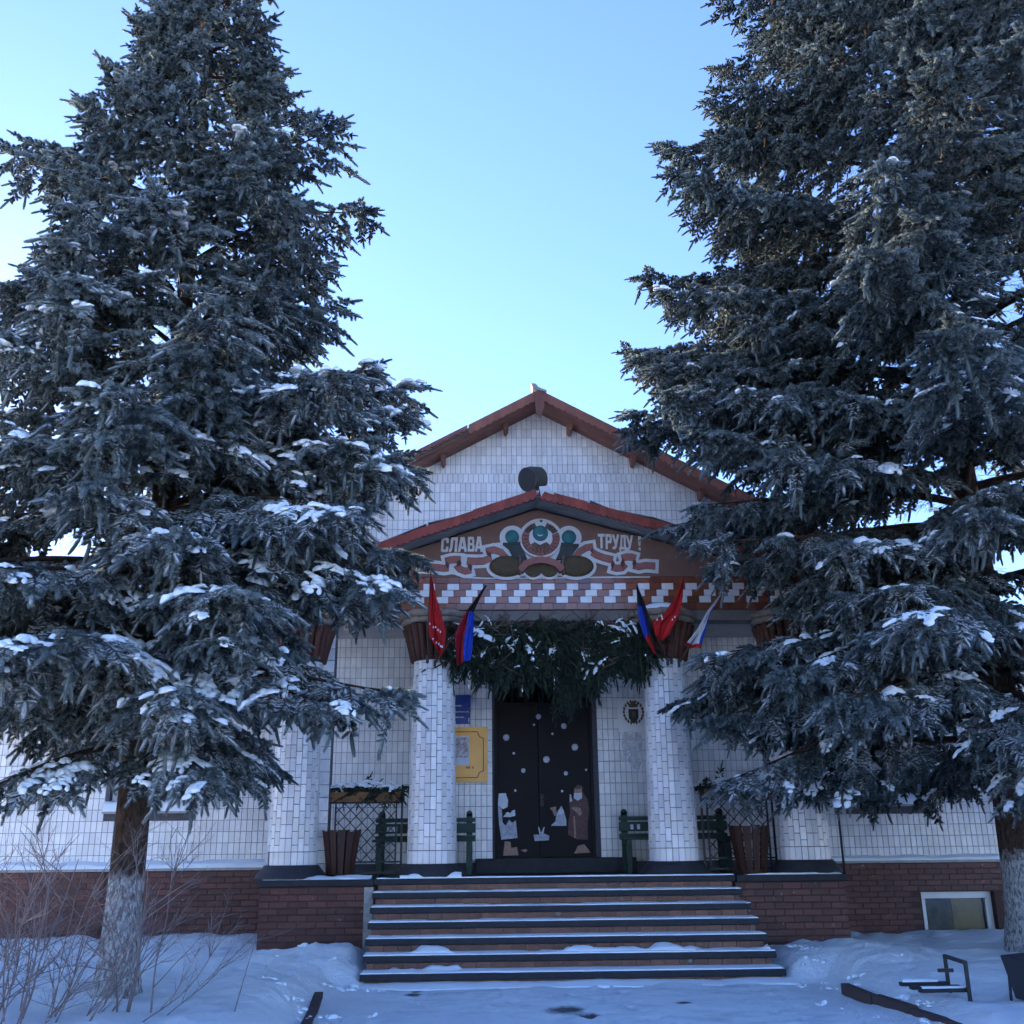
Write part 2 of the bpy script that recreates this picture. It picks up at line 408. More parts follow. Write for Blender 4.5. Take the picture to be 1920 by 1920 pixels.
class MB:
    """collects shapes in world coordinates; build() links them as one mesh object"""
    def __init__(self):
        self.v, self.f, self.mi = [], [], []

    def add(self, verts, faces, mi=0):
        n = len(self.v)
        self.v.extend(verts)
        self.f.extend([tuple(i + n for i in f) for f in faces])
        self.mi.extend([mi] * len(faces))
        return self

    def box(self, x0, x1, y0, y1, z0, z1, mi=0):
        return self.hexa([(x0, y0, z0), (x1, y0, z0), (x1, y1, z0), (x0, y1, z0), (x0, y0, z1), (x1, y0, z1), (x1, y1, z1), (x0, y1, z1)], mi)

    def hexa(self, p, mi=0):
        return self.add(p, [(0, 3, 2, 1), (4, 5, 6, 7), (0, 1, 5, 4), (1, 2, 6, 5), (2, 3, 7, 6), (3, 0, 4, 7)], mi)

    def prism(self, pts, y0, y1, mi=0):
        """an outline in X,Z (any winding) between the planes y0 (front) and y1"""
        a = sum(pts[i][0] * pts[(i + 1) % len(pts)][1] - pts[(i + 1) % len(pts)][0] * pts[i][1] for i in range(len(pts)))
        if a < 0:
            pts = pts[::-1]
        n = len(pts)
        v = [(x, y0, z) for x, z in pts] + [(x, y1, z) for x, z in pts]
        f = [tuple(range(n)), tuple(range(2 * n - 1, n - 1, -1))]
        f += [((i + 1) % n, i, i + n, (i + 1) % n + n) for i in range(n)]
        return self.add(v, f, mi)

    def tube(self, path, radii, n=8, cap=True, mi=0):
        path = [Vector(p) for p in path]
        rings = []
        prev = None
        for i, p in enumerate(path):
            d = (path[min(i + 1, len(path) - 1)] - path[max(i - 1, 0)]).normalized()
            if prev is None:
                a = d.orthogonal().normalized()
            else:
                a = (prev - d * prev.dot(d))
                a = a.normalized() if a.length > 1e-6 else d.orthogonal().normalized()
            prev = a
            b = d.cross(a)
            r = radii[i] if hasattr(radii, '__len__') else radii
            rings.append([tuple(p + (a * math.cos(2 * math.pi * k / n) + b * math.sin(2 * math.pi * k / n)) * r) for k in range(n)])
        v = [q for r_ in rings for q in r_]
        f = []
        for i in range(len(rings) - 1):
            for k in range(n):
                f.append((i * n + k, i * n + (k + 1) % n, (i + 1) * n + (k + 1) % n, (i + 1) * n + k))
        if cap:
            f.append(tuple(range(n - 1, -1, -1)))
            f.append(tuple((len(rings) - 1) * n + k for k in range(n)))
        return self.add(v, f, mi)

    def lathe(self, cx, cy, prof, n=24, mi=0, cap=True):
        v = [(cx + r * math.cos(2 * math.pi * k / n), cy + r * math.sin(2 * math.pi * k / n), z) for r, z in prof for k in range(n)]
        f = []
        for i in range(len(prof) - 1):
            for k in range(n):
                f.append((i * n + k, i * n + (k + 1) % n, (i + 1) * n + (k + 1) % n, (i + 1) * n + k))
        if cap:
            f.append(tuple(range(n - 1, -1, -1)))
            f.append(tuple((len(prof) - 1) * n + k for k in range(n)))
        return self.add(v, f, mi)

    def dome(self, cx, cz, y, rx, rz, depth, n=20, rings=6):
        """half an ellipsoid bulging towards -Y from the plane y"""
        v, f = [(cx, y - depth, cz)], []
        for i in range(1, rings + 1):
            a = math.pi / 2 * i / rings
            for k in range(n):
                t = 2 * math.pi * k / n
                v.append((cx + rx * math.sin(a) * math.cos(t), y - depth * math.cos(a), cz + rz * math.sin(a) * math.sin(t)))
        for k in range(n):
            f.append((0, 1 + k, 1 + (k + 1) % n))
        for i in range(rings - 1):
            for k in range(n):
                a = 1 + i * n
                f.append((a + k, a + n + k, a + n + (k + 1) % n, a + (k + 1) % n))
        return self.add(v, f)

    def build(self, name, mats, parent=None, smooth=False, bevel=0.0, fix=True, kind=None, label=None, cat=None, group=None):
        me = bpy.data.meshes.new(name)
        me.from_pydata(self.v, [], self.f)
        mats = mats if isinstance(mats, (list, tuple)) else [mats]
        for m_ in mats:
            me.materials.append(M[m_] if isinstance(m_, str) else m_)
        if len(mats) > 1:
            me.polygons.foreach_set('material_index', self.mi)
        if fix or bevel:
            bm = bmesh.new()
            bm.from_mesh(me)
            if fix:
                bmesh.ops.recalc_face_normals(bm, faces=bm.faces)
            if bevel:
                bmesh.ops.bevel(bm, geom=[e for e in bm.edges if e.is_manifold and e.calc_face_angle(0) > 0.5], offset=bevel, segments=2, affect='EDGES', profile=0.6)
            bm.to_mesh(me)
            bm.free()
        me.polygons.foreach_set('use_smooth', [smooth] * len(me.polygons))
        me.update()
        o = bpy.data.objects.new(name, me)
        COL.objects.link(o)
        adopt(o, parent)
        return tag(o, label, cat, group, kind)


def np_mesh(name, v, tris, mats, midx=None, smooth=False, tone=None):
    """a mesh from numpy arrays; tris (n,3) or quads (n,4)"""
    me = bpy.data.meshes.new(name)
    v = np.asarray(v, dtype=np.float32)
    t = np.asarray(tris, dtype=np.int32)
    k = t.shape[1]
    me.vertices.add(len(v))
    me.vertices.foreach_set('co', v.ravel())
    me.loops.add(t.size)
    me.loops.foreach_set('vertex_index', t.ravel())
    me.polygons.add(len(t))
    me.polygons.foreach_set('loop_start', np.arange(0, t.size, k, dtype=np.int32))
    me.polygons.foreach_set('loop_total', np.full(len(t), k, dtype=np.int32))
    for m_ in mats:
        me.materials.append(M[m_] if isinstance(m_, str) else m_)
    if midx is not None:
        me.polygons.foreach_set('material_index', np.asarray(midx, dtype=np.int32))
    me.polygons.foreach_set('use_smooth', np.full(len(t), smooth, dtype=bool))
    me.update(calc_edges=True)
    if tone is not None:
        me.attributes.new('tone', 'FLOAT', 'POINT').data.foreach_set('value', np.asarray(tone, dtype=np.float32))
    else:
        me.validate()
    return me


def link(name, me, parent=None, mat4=None):
    o = bpy.data.objects.new(name, me)
    COL.objects.link(o)
    if parent is not None:
        adopt(o, parent)
    if mat4 is not None:
        o.matrix_basis = mat4
    return o


def piece(w, h, t=0.012, ch=0.004):
    """a chamfered tile or brick, centred, its face towards -Y at y = 0"""
    a, b = w / 2, h / 2
    v = []
    for x, z, y in ((a - ch, b - ch, 0), (a, b, ch), (a, b, t)):
        v += [(-x, y, -z), (x, y, -z), (x, y, z), (-x, y, z)]
    f = [(0, 1, 2, 3)]
    for r in (0, 4):
        for k in range(4):
            f.append((r + k, r + 4 + k, r + 4 + (k + 1) % 4, r + (k + 1) % 4))
    f = [f[0]] + [q for q in f[1:]]
    return np.array(v, dtype=np.float64), np.array(f, dtype=np.int32)


def piece_mesh(name, w, h, m, t=0.012, ch=0.004):
    v, f = piece(w, h, t, ch)
    return np_mesh(name, v, f, [m])


def mass(name, placements, w, h, m, parent, t=0.012, ch=0.004):
    """placements: (matrix) list -> one joined mesh"""
    v, f = piece(w, h, t, ch)
    if not placements:
        return None
    A = np.array([[list(r) for r in p] for p in placements])
    hv = np.hstack([v, np.ones((len(v), 1))])
    V = np.einsum('nij,kj->nki', A, hv)[:, :, :3].reshape(-1, 3)
    F = (f[None] + (np.arange(len(A)) * len(v))[:, None, None]).reshape(-1, 4)
    o = link(name, np_mesh(name, V, F, [m]), parent)
    return tag(o, kind='stuff')


def place(x, y, z, sx=1.0, sz=1.0, rz=0.0, jitter=0.0):
    j = lambda s: random.uniform(-s, s)
    m = Matrix.Translation((x, y + j(jitter), z)) @ Matrix.Rotation(rz, 4, 'Z')
    if jitter:
        m = m @ Matrix.Rotation(j(jitter * 4), 4, 'X') @ Matrix.Rotation(j(jitter * 5), 4, 'Z')
    return m @ Matrix.Diagonal((sx, 1, sz, 1))


def vnoise(x, y, seed=0):
    """smooth value noise on arrays"""
    x = np.asarray(x, dtype=np.float64)
    y = np.asarray(y, dtype=np.float64)
    xi, yi = np.floor(x), np.floor(y)
    fx, fy = x - xi, y - yi
    fx = fx * fx * (3 - 2 * fx)
    fy = fy * fy * (3 - 2 * fy)

    def h(a, b):
        s = np.sin(a * 127.1 + b * 311.7 + seed * 74.7) * 43758.5453
        return s - np.floor(s)
    return (h(xi, yi) * (1 - fx) + h(xi + 1, yi) * fx) * (1 - fy) + (h(xi, yi + 1) * (1 - fx) + h(xi + 1, yi + 1) * fx) * fy


def fbm(x, y, seed=0, octs=4):
    s, a, t = 0, 0.5, 0
    for i in range(octs):
        s = s + a * vnoise(x * 2 ** i, y * 2 ** i, seed + i)
        t += a
        a *= 0.5
    return s / t


def gauss(X, Y, cx, cy, sx, sy, h):
    return h * np.exp(-((X - cx) / sx) ** 2 - ((Y - cy) / sy) ** 2)


def sstep(a, b, x):
    t = np.clip((x - a) / (b - a), 0, 1)
    return t * t * (3 - 2 * t)


# ------------------------------------------------------------------ ground
CX = 0.94                     # the facade's axis
FLOOR = 1.11                  # porch floor
WALL_Y = 16.5


def ground_h(X, Y):
    X = np.asarray(X, dtype=np.float64)
    Y = np.asarray(Y, dtype=np.float64)
    out = np.maximum(sstep(-1.55, -2.0, X), sstep(3.7, 4.15, X))          # off the path
    out = np.maximum(out, sstep(12.3, 12.7, Y) * np.maximum(sstep(-1.2, -1.7, X), sstep(3.3, 3.7, X)))
    h = 0.022 * fbm(X * 1.4, Y * 1.4, 3) + 0.026 * (1 - np.abs(2 * fbm(X * 4.2, Y * 4.2, 5) - 1)) * sstep(0.42, 0.6, fbm(X * 0.8, Y * 0.8, 8)) + 0.012 * fbm(X * 9, Y * 9, 6)
    bank = 0.08 + 0.10 * fbm(X * 0.9, Y * 0.9, 11) + 0.10 * fbm(X * 2.6, Y * 2.6, 12) + 0.06 * fbm(X * 6, Y * 6, 13, 5)
    bank = bank + gauss(X, Y, -1.9, 13.45, 0.8, 0.55, 0.16) + gauss(X, Y, -2.6, 12.9, 0.9, 0.6, 0.05)
    bank = bank + gauss(X, Y, 4.25, 13.2, 0.55, 0.8, 0.14) + gauss(X, Y, 4.5, 11.9, 0.5, 0.8, 0.12) - gauss(X, Y, 4.2, 9.9, 0.5, 0.7, 0.10)
    bank = bank + gauss(X, Y, -2.25, 10.9, 0.4, 1.2, 0.06)
    bank = bank + sstep(14.5, 16.3, Y) * sstep(-2.9, -3.2, X) * 0.06
    return h + out * bank


PRINTS = []
_rf = random.Random(4)
for lane, x_, dx in ((0, 0.1, 0.02), (1, 1.7, -0.03), (2, 2.7, 0.05), (3, -0.9, 0.03), (4, 1.0, 0.0), (5, -2.6, 0.05)):
    y_, side = 8.9 + _rf.uniform(0, 0.3), 1
    while y_ < (12.3 if lane < 5 else 13.2):
        PRINTS.append((x_ + side * 0.11 + _rf.uniform(-0.04, 0.04), y_, _rf.uniform(-0.25, 0.25)))
        y_ += _rf.uniform(0.30, 0.42)
        x_ += dx + _rf.uniform(-0.03, 0.03)
        side = -side


def footprints(X, Y):
    d = np.zeros_like(X)
    for px_, py_, a in PRINTS:
        u = (X - px_) * math.cos(a) + (Y - py_) * math.sin(a)
        v = -(X - px_) * math.sin(a) + (Y - py_) * math.cos(a)
        r = (u / 0.062) ** 2 + (v / 0.15) ** 2
        d = d - 0.020 * np.exp(-r ** 2) + 0.008 * np.exp(-((np.sqrt(r) - 1.35) / 0.25) ** 2)
    return d


def make_ground():
    xs = np.concatenate([-np.geomspace(600, 8.2, 26), np.arange(-8, -2.2, 0.06), np.arange(-2.2, 4.6, 0.034), np.arange(4.6, 9.01, 0.06), np.geomspace(9.3, 600, 26)])
    ys = np.concatenate([-np.geomspace(400, 1, 20) + 0.5, np.arange(0, 8, 0.25), np.arange(8, 9.4, 0.08), np.arange(9.4, 12.9, 0.034), np.arange(12.9, 16.6, 0.055), np.geomspace(17, 900, 26)])
    X, Y = np.meshgrid(xs, ys)
    Z = ground_h(X, Y) + footprints(X, Y)
    Z = np.where((Y > 16.35) | (np.abs(X) > 30) | (Y < -20), 0.12, Z)
    V = np.stack([X, Y, Z], -1).reshape(-1, 3)
    nx, ny = len(xs), len(ys)
    i = np.arange(nx - 1)[None] + (np.arange(ny - 1) * nx)[:, None]
    F = np.stack([i, i + 1, i + 1 + nx, i + nx], -1).reshape(-1, 4)
    me = np_mesh('snowy_ground', V, F, ['ground'], smooth=True)
    o = link('snowy_ground', me)
    tag(o, 'snow covered ground with a trodden icy path to the steps', None, None, 'structure')


make_ground()

# ------------------------------------------------------------------ the building
B = empty('building', (CX, 16.5, 0), 'white tiled hall with a columned porch and gabled roofs behind the spruces', 'building')
SL = 0.545                    # slope of the main roof
APEX = 8.80


def roof_z(x, apex=APEX, sl=SL):
    return apex - sl * abs(x - CX)


HALF = 9.2
DOOR = (0.174, 1.716, 1.33, 4.05)
WIN_L = (-5.75, -4.46, 2.06, 3.7)
WIN_R = (5.70, 6.95, 2.06, 3.7)
BWIN = (6.60, 7.72, 0.13, 0.78)
wall = MB()
# vertical strips round the openings, each with its sloping top
cuts = sorted({CX - HALF, WIN_L[0], WIN_L[1], DOOR[0], CX, DOOR[1], WIN_R[0], WIN_R[1], CX + HALF})
for a, b in zip(cuts[:-1], cuts[1:]):
    lo = 1.0
    for op in (DOOR, WIN_L, WIN_R):
        if a >= op[0] - 1e-6 and b <= op[1] + 1e-6:
            wall.prism([(a, lo), (b, lo), (b, op[2]), (a, op[2])], WALL_Y, WALL_Y + 0.3)
            lo = op[3]
    wall.prism([(a, lo), (b, lo), (b, roof_z(b) - 0.12), (a, roof_z(a) - 0.12)], WALL_Y, WALL_Y + 0.3)
wall.box(CX - HALF, CX - HALF + 0.3, WALL_Y + 0.3, 32, 0, roof_z(CX + HALF) - 0.12)
wall.box(CX + HALF - 0.3, CX + HALF, WALL_Y + 0.3, 32, 0, roof_z(CX + HALF) - 0.12)
wall.box(CX - HALF, CX + HALF, 32, 32.3, 0, roof_z(CX + HALF) - 0.12)
wall_o = wall.build('facade_wall', 'grout', B)

# tiles on the wall: the 300 that show largest are pieces of their own
TW, TH = 0.0875, 0.166
loose, rest = [], []
PLANKS = []
nx = int(2 * HALF / TW)
for j in range(60):
    z = 1.26 + TH / 2 + j * TH
    off = 0.5 * TW * (1 if j in (29, 30, 37) else 0)
    for i in range(nx):
        x = CX - HALF + TW * (i + 0.5) + off
        top = min(z + TH / 2, roof_z(x) - 0.045)
        hs = (top - (z - TH / 2) - 0.0055) / (TH - 0.0055)
        if hs < 0.12:
            continue
        if any(op[0] - 0.045 < x < op[1] + 0.045 and op[2] - 0.08 < z < op[3] + 0.08 for op in (DOOR, WIN_L, WIN_R)):
            continue
        p = place(x, WALL_Y - 0.011, top - (top - (z - TH / 2)) / 2, 1, hs, jitter=0.0004)
        if (-0.35 < x < 0.16 and z < 2.45) or (1.72 < x < 2.4 and z < 3.2) or (-6.6 < x < -3.4 and z < 1.8) or (5.4 < x < 7.55 and z < 1.62):
            loose.append(p)
        else:
            rest.append(p)
tile_me = piece_mesh('wall_tile', TW - 0.0055, TH - 0.0055, 'tile_white')
for p in loose[:300]:
    link('wall_tile', tile_me, wall_o, p)
mass('wall_tiling', rest + loose[300:], TW - 0.0055, TH - 0.0055, 'tile_white', wall_o)

# brick base under the wall
base = MB()
for x0, x1 in ((CX - HALF, -2.9), (4.8, BWIN[0]), (BWIN[1], CX + HALF)):
    base.box(x0, x1, 16.32, 16.9, -0.2, 1.2)
base.box(BWIN[0], BWIN[1], 16.32, 16.9, BWIN[3], 1.2)
base.box(BWIN[0], BWIN[1], 16.32, 16.9, -0.2, BWIN[2])
for x0, x1 in ((-2.92, -1.42), (3.33, 4.80)):
    base.box(x0, x1, 14.34, 16.32, -0.2, FLOOR - 0.09)
base.box(-1.42, 3.33, 14.42, 16.32, -0.2, FLOOR - 0.09)
base_o = base.build('brick_base', 'brick_joint', B)
BW, BH = 0.25, 0.077
bl, br = [], []


def bricks(x0, x1, z0, z1, y, near, hole=None, side=None):
    nrow = int((z1 - z0) / BH)
    hh = (z1 - z0) / nrow
    for j in range(nrow):
        z = z0 + (j + 0.5) * hh
        x = x0 - (BW / 2 if j % 2 else 0)
        while x < x1 - 0.01:
            a, b = max(x, x0), min(x + BW, x1)
            x += BW
            if b - a < 0.03:
                continue
            c = (a + b) / 2
            if hole and hole[0] - 0.1 < c < hole[1] + 0.1 and hole[2] - 0.03 < z < hole[3] + 0.03:
                continue
            s = (b - a - 0.007) / (BW - 0.007)
            if side is None:
                p = place(c, y - 0.007, z, s, 1, 0, 0.0008)
            else:
                p = place(y + side * 0.007, c, z, s, 1, side * math.pi / 2, 0.0)
            (bl if near else br).append(p)


bricks(-2.92, -1.42, 0.02, FLOOR - 0.10, 14.34, True)
bricks(3.33, 4.80, 0.02, FLOOR - 0.10, 14.34, True)
bricks(-5.6, -2.94, 0.2, 1.19, 16.32, True)
bricks(CX - HALF, -5.62, 0.1, 1.19, 16.32, False)
bricks(4.82, CX + HALF, 0.0, 1.19, 16.32, False, (BWIN[0] - 0.02, BWIN[1] + 0.02, BWIN[2], BWIN[3]))
bricks(14.36, 16.3, 0.02, FLOOR - 0.10, -2.92, False, side=-1)
bricks(14.36, 16.3, 0.02, FLOOR - 0.10, 4.80, False, side=1)
brick_me = piece_mesh('brick', BW - 0.007, BH - 0.006, 'brick', 0.008, 0.002)
for p in bl[:300]:
    link('brick', brick_me, base_o, p)
mass('brickwork', br + bl[300:], BW - 0.007, BH - 0.006, 'brick', base_o, 0.008, 0.002)
MB().box(CX - HALF, -2.93, 16.27, 16.49, 1.2, 1.235).box(4.82, CX + HALF, 16.27, 16.49, 1.2, 1.235).build('base_ledge', 'tin', B, bevel=0.004)


def snow_strip(x0, x1, yb, yf, z, hb, hf, seed, step=0.04, ny=6, gaps=0.0, edge=0.02):
    """a bank of snow on a ledge: hb high at the back (yb), hf at the front (yf), with an uneven lip"""
    xs = np.arange(x0, x1 + step / 2, step)
    n = len(xs)
    t = np.linspace(0, 1, ny)
    X = np.repeat(xs[:, None], ny, 1)
    lip = yf + edge * (fbm(xs * 3.0, xs * 0 + seed, seed) - 0.3) * 2
    Y = yb + (lip - yb)[:, None] * t[None]
    Hh = (hb + (hf - hb) * t[None] ** 1.3) * (0.55 + 0.9 * fbm(X * 2.3, Y * 3.0, seed + 2))
    if gaps:
        Hh = Hh * sstep(gaps, gaps + 0.16, fbm(X * 1.7, Y * 4.0, seed + 5))
    V = np.stack([X, Y, z + Hh + 0.002], -1)
    Vb = np.stack([X[:, -1], Y[:, -1] + (0.004 if yf < yb else -0.004), np.full(n, z - 0.001)], -1)
    V = np.concatenate([V, Vb[:, None]], 1).reshape(-1, 3)
    k = ny + 1
    i = (np.arange(n - 1) * k)[:, None] + np.arange(ny)[None]
    F = np.stack([i, i + 1, i + 1 + k, i + k], -1).reshape(-1, 4)
    return V, F


def snow_obj(name, parts, parent=None, **kw):
    V, F, o = [], [], 0
    for v, f in parts:
        V.append(v)
        F.append(f + o)
        o += len(v)
    ob = link(name, np_mesh(name, np.concatenate(V), np.concatenate(F), ['snow'], smooth=True), parent)
    return tag(ob, **kw)


snow_obj('ledge_snow', [snow_strip(CX - HALF, -2.95, 16.49, 16.28, 1.235, 0.10, 0.05, 3, edge=0.01),
                        snow_strip(4.84, CX + HALF, 16.49, 16.28, 1.235, 0.07, 0.03, 5, edge=0.01)], B)

# ---- windows
def window(x0, x1, z0, z1, y, frame_m, mull, name, curtain=False, fw_=0.07, parent=B):
    f = MB()
    yf, yb = y, y + 0.07
    f.box(x0, x1, yf, yb, z0, z0 + fw_).box(x0, x1, yf, yb, z1 - fw_, z1)
    f.box(x0, x0 + fw_, yf, yb, z0 + fw_, z1 - fw_).box(x1 - fw_, x1, yf, yb, z0 + fw_, z1 - fw_)
    xs = [x0 + fw_] + [x0 + (x1 - x0) * m_ for m_ in mull] + [x1 - fw_]
    for xm in xs[1:-1]:
        f.box(xm - 0.03, xm + 0.03, yf + 0.002, yb - 0.002, z0 + fw_, z1 - fw_)
    w = f.build(name, frame_m, parent, bevel=0.006)
    for a, b in zip(xs[:-1], xs[1:]):
        MB().box(a, b, y + 0.03, y + 0.036, z0 + fw_ - 0.005, z1 - fw_ + 0.005).build('pane', 'glass', w)
    MB().box(x0 - 0.25, x1 + 0.25, y + 1.2, y + 1.25, z0 - 0.3, z1 + 0.3).build('room_wall', 'room', w)
    if curtain:
        c = MB()
        n = 60
        xa, xb = curtain
        pts = [(xa + (xb - xa) * i / n, y + 0.16 + 0.025 * math.sin(i * 1.3)) for i in range(n + 1)]
        for (p, q) in zip(pts[:-1], pts[1:]):
            c.add([(p[0], p[1], z0), (q[0], q[1], z0), (q[0], q[1], z1), (p[0], p[1], z1)], [(0, 1, 2, 3)])
        c.build('curtain', 'curtain', w, smooth=True)
    return w


wl = window(*WIN_L, WALL_Y + 0.12, 'pvc', [0.5], 'window')
wr = window(*WIN_R, WALL_Y + 0.12, 'pvc', [0.5], 'window', curtain=(6.5, 6.88))
for w_, win, s in ((wl, WIN_L, 21), (wr, WIN_R, 22)):
    MB().box(win[0] - 0.05, win[1] + 0.05, 16.36, 16.62, win[2] - 0.03, win[2] - 0.002).build('window_sill', 'tin', w_, bevel=0.004)
    snow_obj('sill_snow', [snow_strip(win[0] - 0.04, win[1] + 0.04, 16.61, 16.362, win[2], 0.16, 0.13, s, edge=0.004)], w_)
bw = window(*BWIN, 16.44, 'pvc', [], 'basement_window', fw_=0.10)
MB().box(6.72, 7.13, 16.53, 16.54, 0.2, 0.7).build('reflection_panel', 'reflect_dull', bw)  # added panels behind the glass; their colours paint the pane's warm reflection
MB().box(7.132, 7.60, 16.52, 16.53, 0.2, 0.7).build('reflection_panel', 'reflect_gold', bw)

# ---- main roof
roof = MB()
for s in (-1, 1):
    e = CX + s * (HALF + 0.35)
    roof.prism([(CX, APEX), (e, roof_z(e)), (e, roof_z(e) - 0.05), (CX, APEX - 0.05)], 15.86, 32.6)
roof_o = roof.build('main_roof', 'slate', B)


def scallops(x0, x1, fz, depth, pitch, y0, y1, m_, name, parent, tooth=0.03):
    """a fascia board whose lower edge is cut in small scallops; fz(x) is its upper edge"""
    n = max(1, int(abs(x1 - x0) / pitch))
    b = MB()
    for i in range(n):
        a = x0 + (x1 - x0) * i / n
        c = x0 + (x1 - x0) * (i + 1) / n
        pts = [(a, fz(a)), (c, fz(c))]
        for k in range(6, -1, -1):
            u = a + (c - a) * k / 6
            pts.append((u, fz(u) - depth - tooth * math.sin(math.pi * k / 6)))
        b.prism(pts, y0, y1)
    return b.build(name, m_, parent)


fz = lambda x: roof_z(x) + 0.03
L_end, R_end = CX - HALF - 0.35, CX + HALF + 0.35
seg = [(CX - 0.03, CX - 1.18, 'fascia_old', 0.15), (CX - 1.20, CX - 3.4, 'soffit', 0.06), (CX - 3.42, L_end, 'fascia_old', 0.12),
       (CX + 0.03, CX + 1.55, 'fascia_old', 0.15), (CX + 1.57, CX + 3.2, 'fascia_old', 0.15), (CX + 3.22, R_end, 'fascia_old', 0.15)]
for i, (a, b, m_, d) in enumerate(seg):
    scallops(a, b, (lambda x, k=i: fz(x) + (0.012 if k % 2 else 0.0)), d, 0.10, 15.80 + 0.006 * (i % 2), 15.855, m_, 'fascia_board', roof_o)
for s in (-1, 1):
    e = CX + s * (HALF + 0.3)
    for k in range(4):
        ya = 15.87 + k * 0.155
        MB().prism([(CX, APEX - 0.07), (e, roof_z(e) - 0.07), (e, roof_z(e) - 0.095), (CX, APEX - 0.095)], ya, ya + 0.145).build('soffit_board', 'soffit', roof_o)
    for x in (0.55, 1.62, 2.75, 3.9, 5.0, 6.1, 7.2, 8.3):
        xx = CX + s * x
        zz = roof_z(xx) - 0.097
        MB().prism([(xx - 0.045, zz), (xx + 0.045, zz), (xx + 0.045, zz - 0.09), (xx + 0.01, zz - 0.16), (xx - 0.03, zz - 0.13)], 16.2, 16.48).build('rafter_bracket', 'soffit', roof_o)
# broken ridge end
MB().prism([(CX - 0.07, APEX - 0.02), (CX + 0.07, APEX - 0.03), (CX + 0.09, APEX - 0.28), (CX + 0.02, APEX - 0.5), (CX - 0.05, APEX - 0.42)], 15.76, 15.795).build('ridge_board', 'soffit', roof_o)
MB().prism([(CX - 0.13, APEX + 0.13), (CX - 0.05, APEX + 0.125), (CX + 0.0, APEX + 0.06), (CX + 0.14, APEX + 0.0), (CX + 0.12, APEX - 0.03), (CX - 0.10, APEX + 0.035)], 15.75, 16.0).build('ridge_cap', 'tin', roof_o, bevel=0.01)

# ---- porch: entablature, pediment and its roof
PX0, PX1 = -3.02, 4.92
PAX, PAZ = 0.80, 6.45
pz = lambda x: PAZ - (0.345 if x < PAX else 0.275) * abs(x - PAX)
MB().box(PX0, PX1, 14.80, 15.12, 4.65, 5.30).box(PX0, PX0 + 0.32, 15.12, WALL_Y - 0.002, 4.65, 5.30).box(PX1 - 0.32, PX1, 15.12, WALL_Y - 0.002, 4.65, 5.30).build('entablature', 'concrete', B, bevel=0.006)
MB().box(PX0 + 0.32, PX1 - 0.32, 15.12, WALL_Y - 0.002, 4.72, 4.9).build('porch_ceiling', 'ceiling', B)
ped = MB()
pl_, pr_ = PAX - (PAZ - 0.10 - 5.303) / 0.345, PAX + (PAZ - 0.10 - 5.303) / 0.275
ped.prism([(pl_, 5.302), (pr_, 5.302), (PAX, PAZ - 0.10)], 14.74, 15.1)
ped_o = ped.build('pediment', 'stucco', B)
proof = MB()
for s, e in ((-1, PX0 - 0.28), (1, PX1 + 0.28)):
    proof.prism([(PAX, PAZ), (e, pz(e)), (e, pz(e) - 0.04), (PAX, PAZ - 0.04)], 14.22, WALL_Y - 0.02)
proof_o = proof.build('porch_roof', 'slate', B)
bounds_l = [PAX - 0.02, PAX - 0.95, PAX - 1.85, PX0 - 0.3]
bounds_r = [PAX + 0.02, PAX + 0.72, PAX + 1.9, PX1 + 0.3]
for bd in (bounds_l, bounds_r):
    for k, (a, b) in enumerate(zip(bd[:-1], bd[1:])):
        scallops(a, b, (lambda x, q=k: pz(x) + 0.035 - 0.012 * q), 0.125, 0.085, 14.16 + 0.005 * (k % 2), 14.215, 'fascia', 'fascia_board', proof_o, 0.028)
    for k in range(3):
        ya = 14.23 + 0.165 * k
        e = bd[-1]
        MB().prism([(PAX, PAZ - 0.055), (e, pz(e) - 0.055), (e, pz(e) - 0.08), (PAX, PAZ - 0.08)], ya, ya + 0.155).build('soffit_board', 'slate', proof_o)
# loose slates and snow along the porch roof edge
for x, w, rz in ((-0.55, 0.5, 0.03), (-1.1, 0.55, -0.02), (1.75, 0.35, 0.03), (2.2, 0.6, -0.02), (2.75, 0.5, 0.02)):
    a, b = x - w / 2, x + w / 2
    MB().prism([(a, pz(a) + 0.04 + rz), (b, pz(b) + 0.04 - rz), (b, pz(b) + 0.052 - rz), (a, pz(a) + 0.052 + rz)], 14.2, 15.0).build('loose_slate', 'slate', proof_o)
pr_parts = []
for x0, x1, sd in ((-2.6, -0.35, 31), (0.35, 0.72, 33), (1.4, 4.6, 32)):
    xs = np.arange(x0, x1, 0.05)
    t = np.linspace(0, 1, 5)
    X = np.repeat(xs[:, None], 5, 1)
    Y = 16.3 + (14.24 - 16.3) * t[None] + 0 * X
    Y = Y + 0.08 * (fbm(X * 2, X * 0, sd) - 0.5)
    base_z = np.vectorize(pz)(X)
    Hh = 0.055 * sstep(0.35, 0.55, fbm(X * 1.6, Y * 0.7, sd)) * (1 - 0.35 * t[None])
    V = np.stack([X, Y, base_z + 0.003 + Hh], -1).reshape(-1, 3)
    i = (np.arange(len(xs) - 1) * 5)[:, None] + np.arange(4)[None]
    pr_parts.append((V, np.stack([i, i + 1, i + 6, i + 5], -1).reshape(-1, 4)))
snow_obj('roof_snow', pr_parts, proof_o)
MB().prism([(PAX + 0.02, PAZ + 0.05), (PAX + 0.16, PAZ + 0.06), (PAX + 0.24, PAZ - 0.07), (PAX + 0.16, PAZ - 0.05), (PAX + 0.1, PAZ - 0.02), (PAX + 0.05, PAZ - 0.1)], 14.11, 14.14).build('ridge_cap', 'relief_white', proof_o)

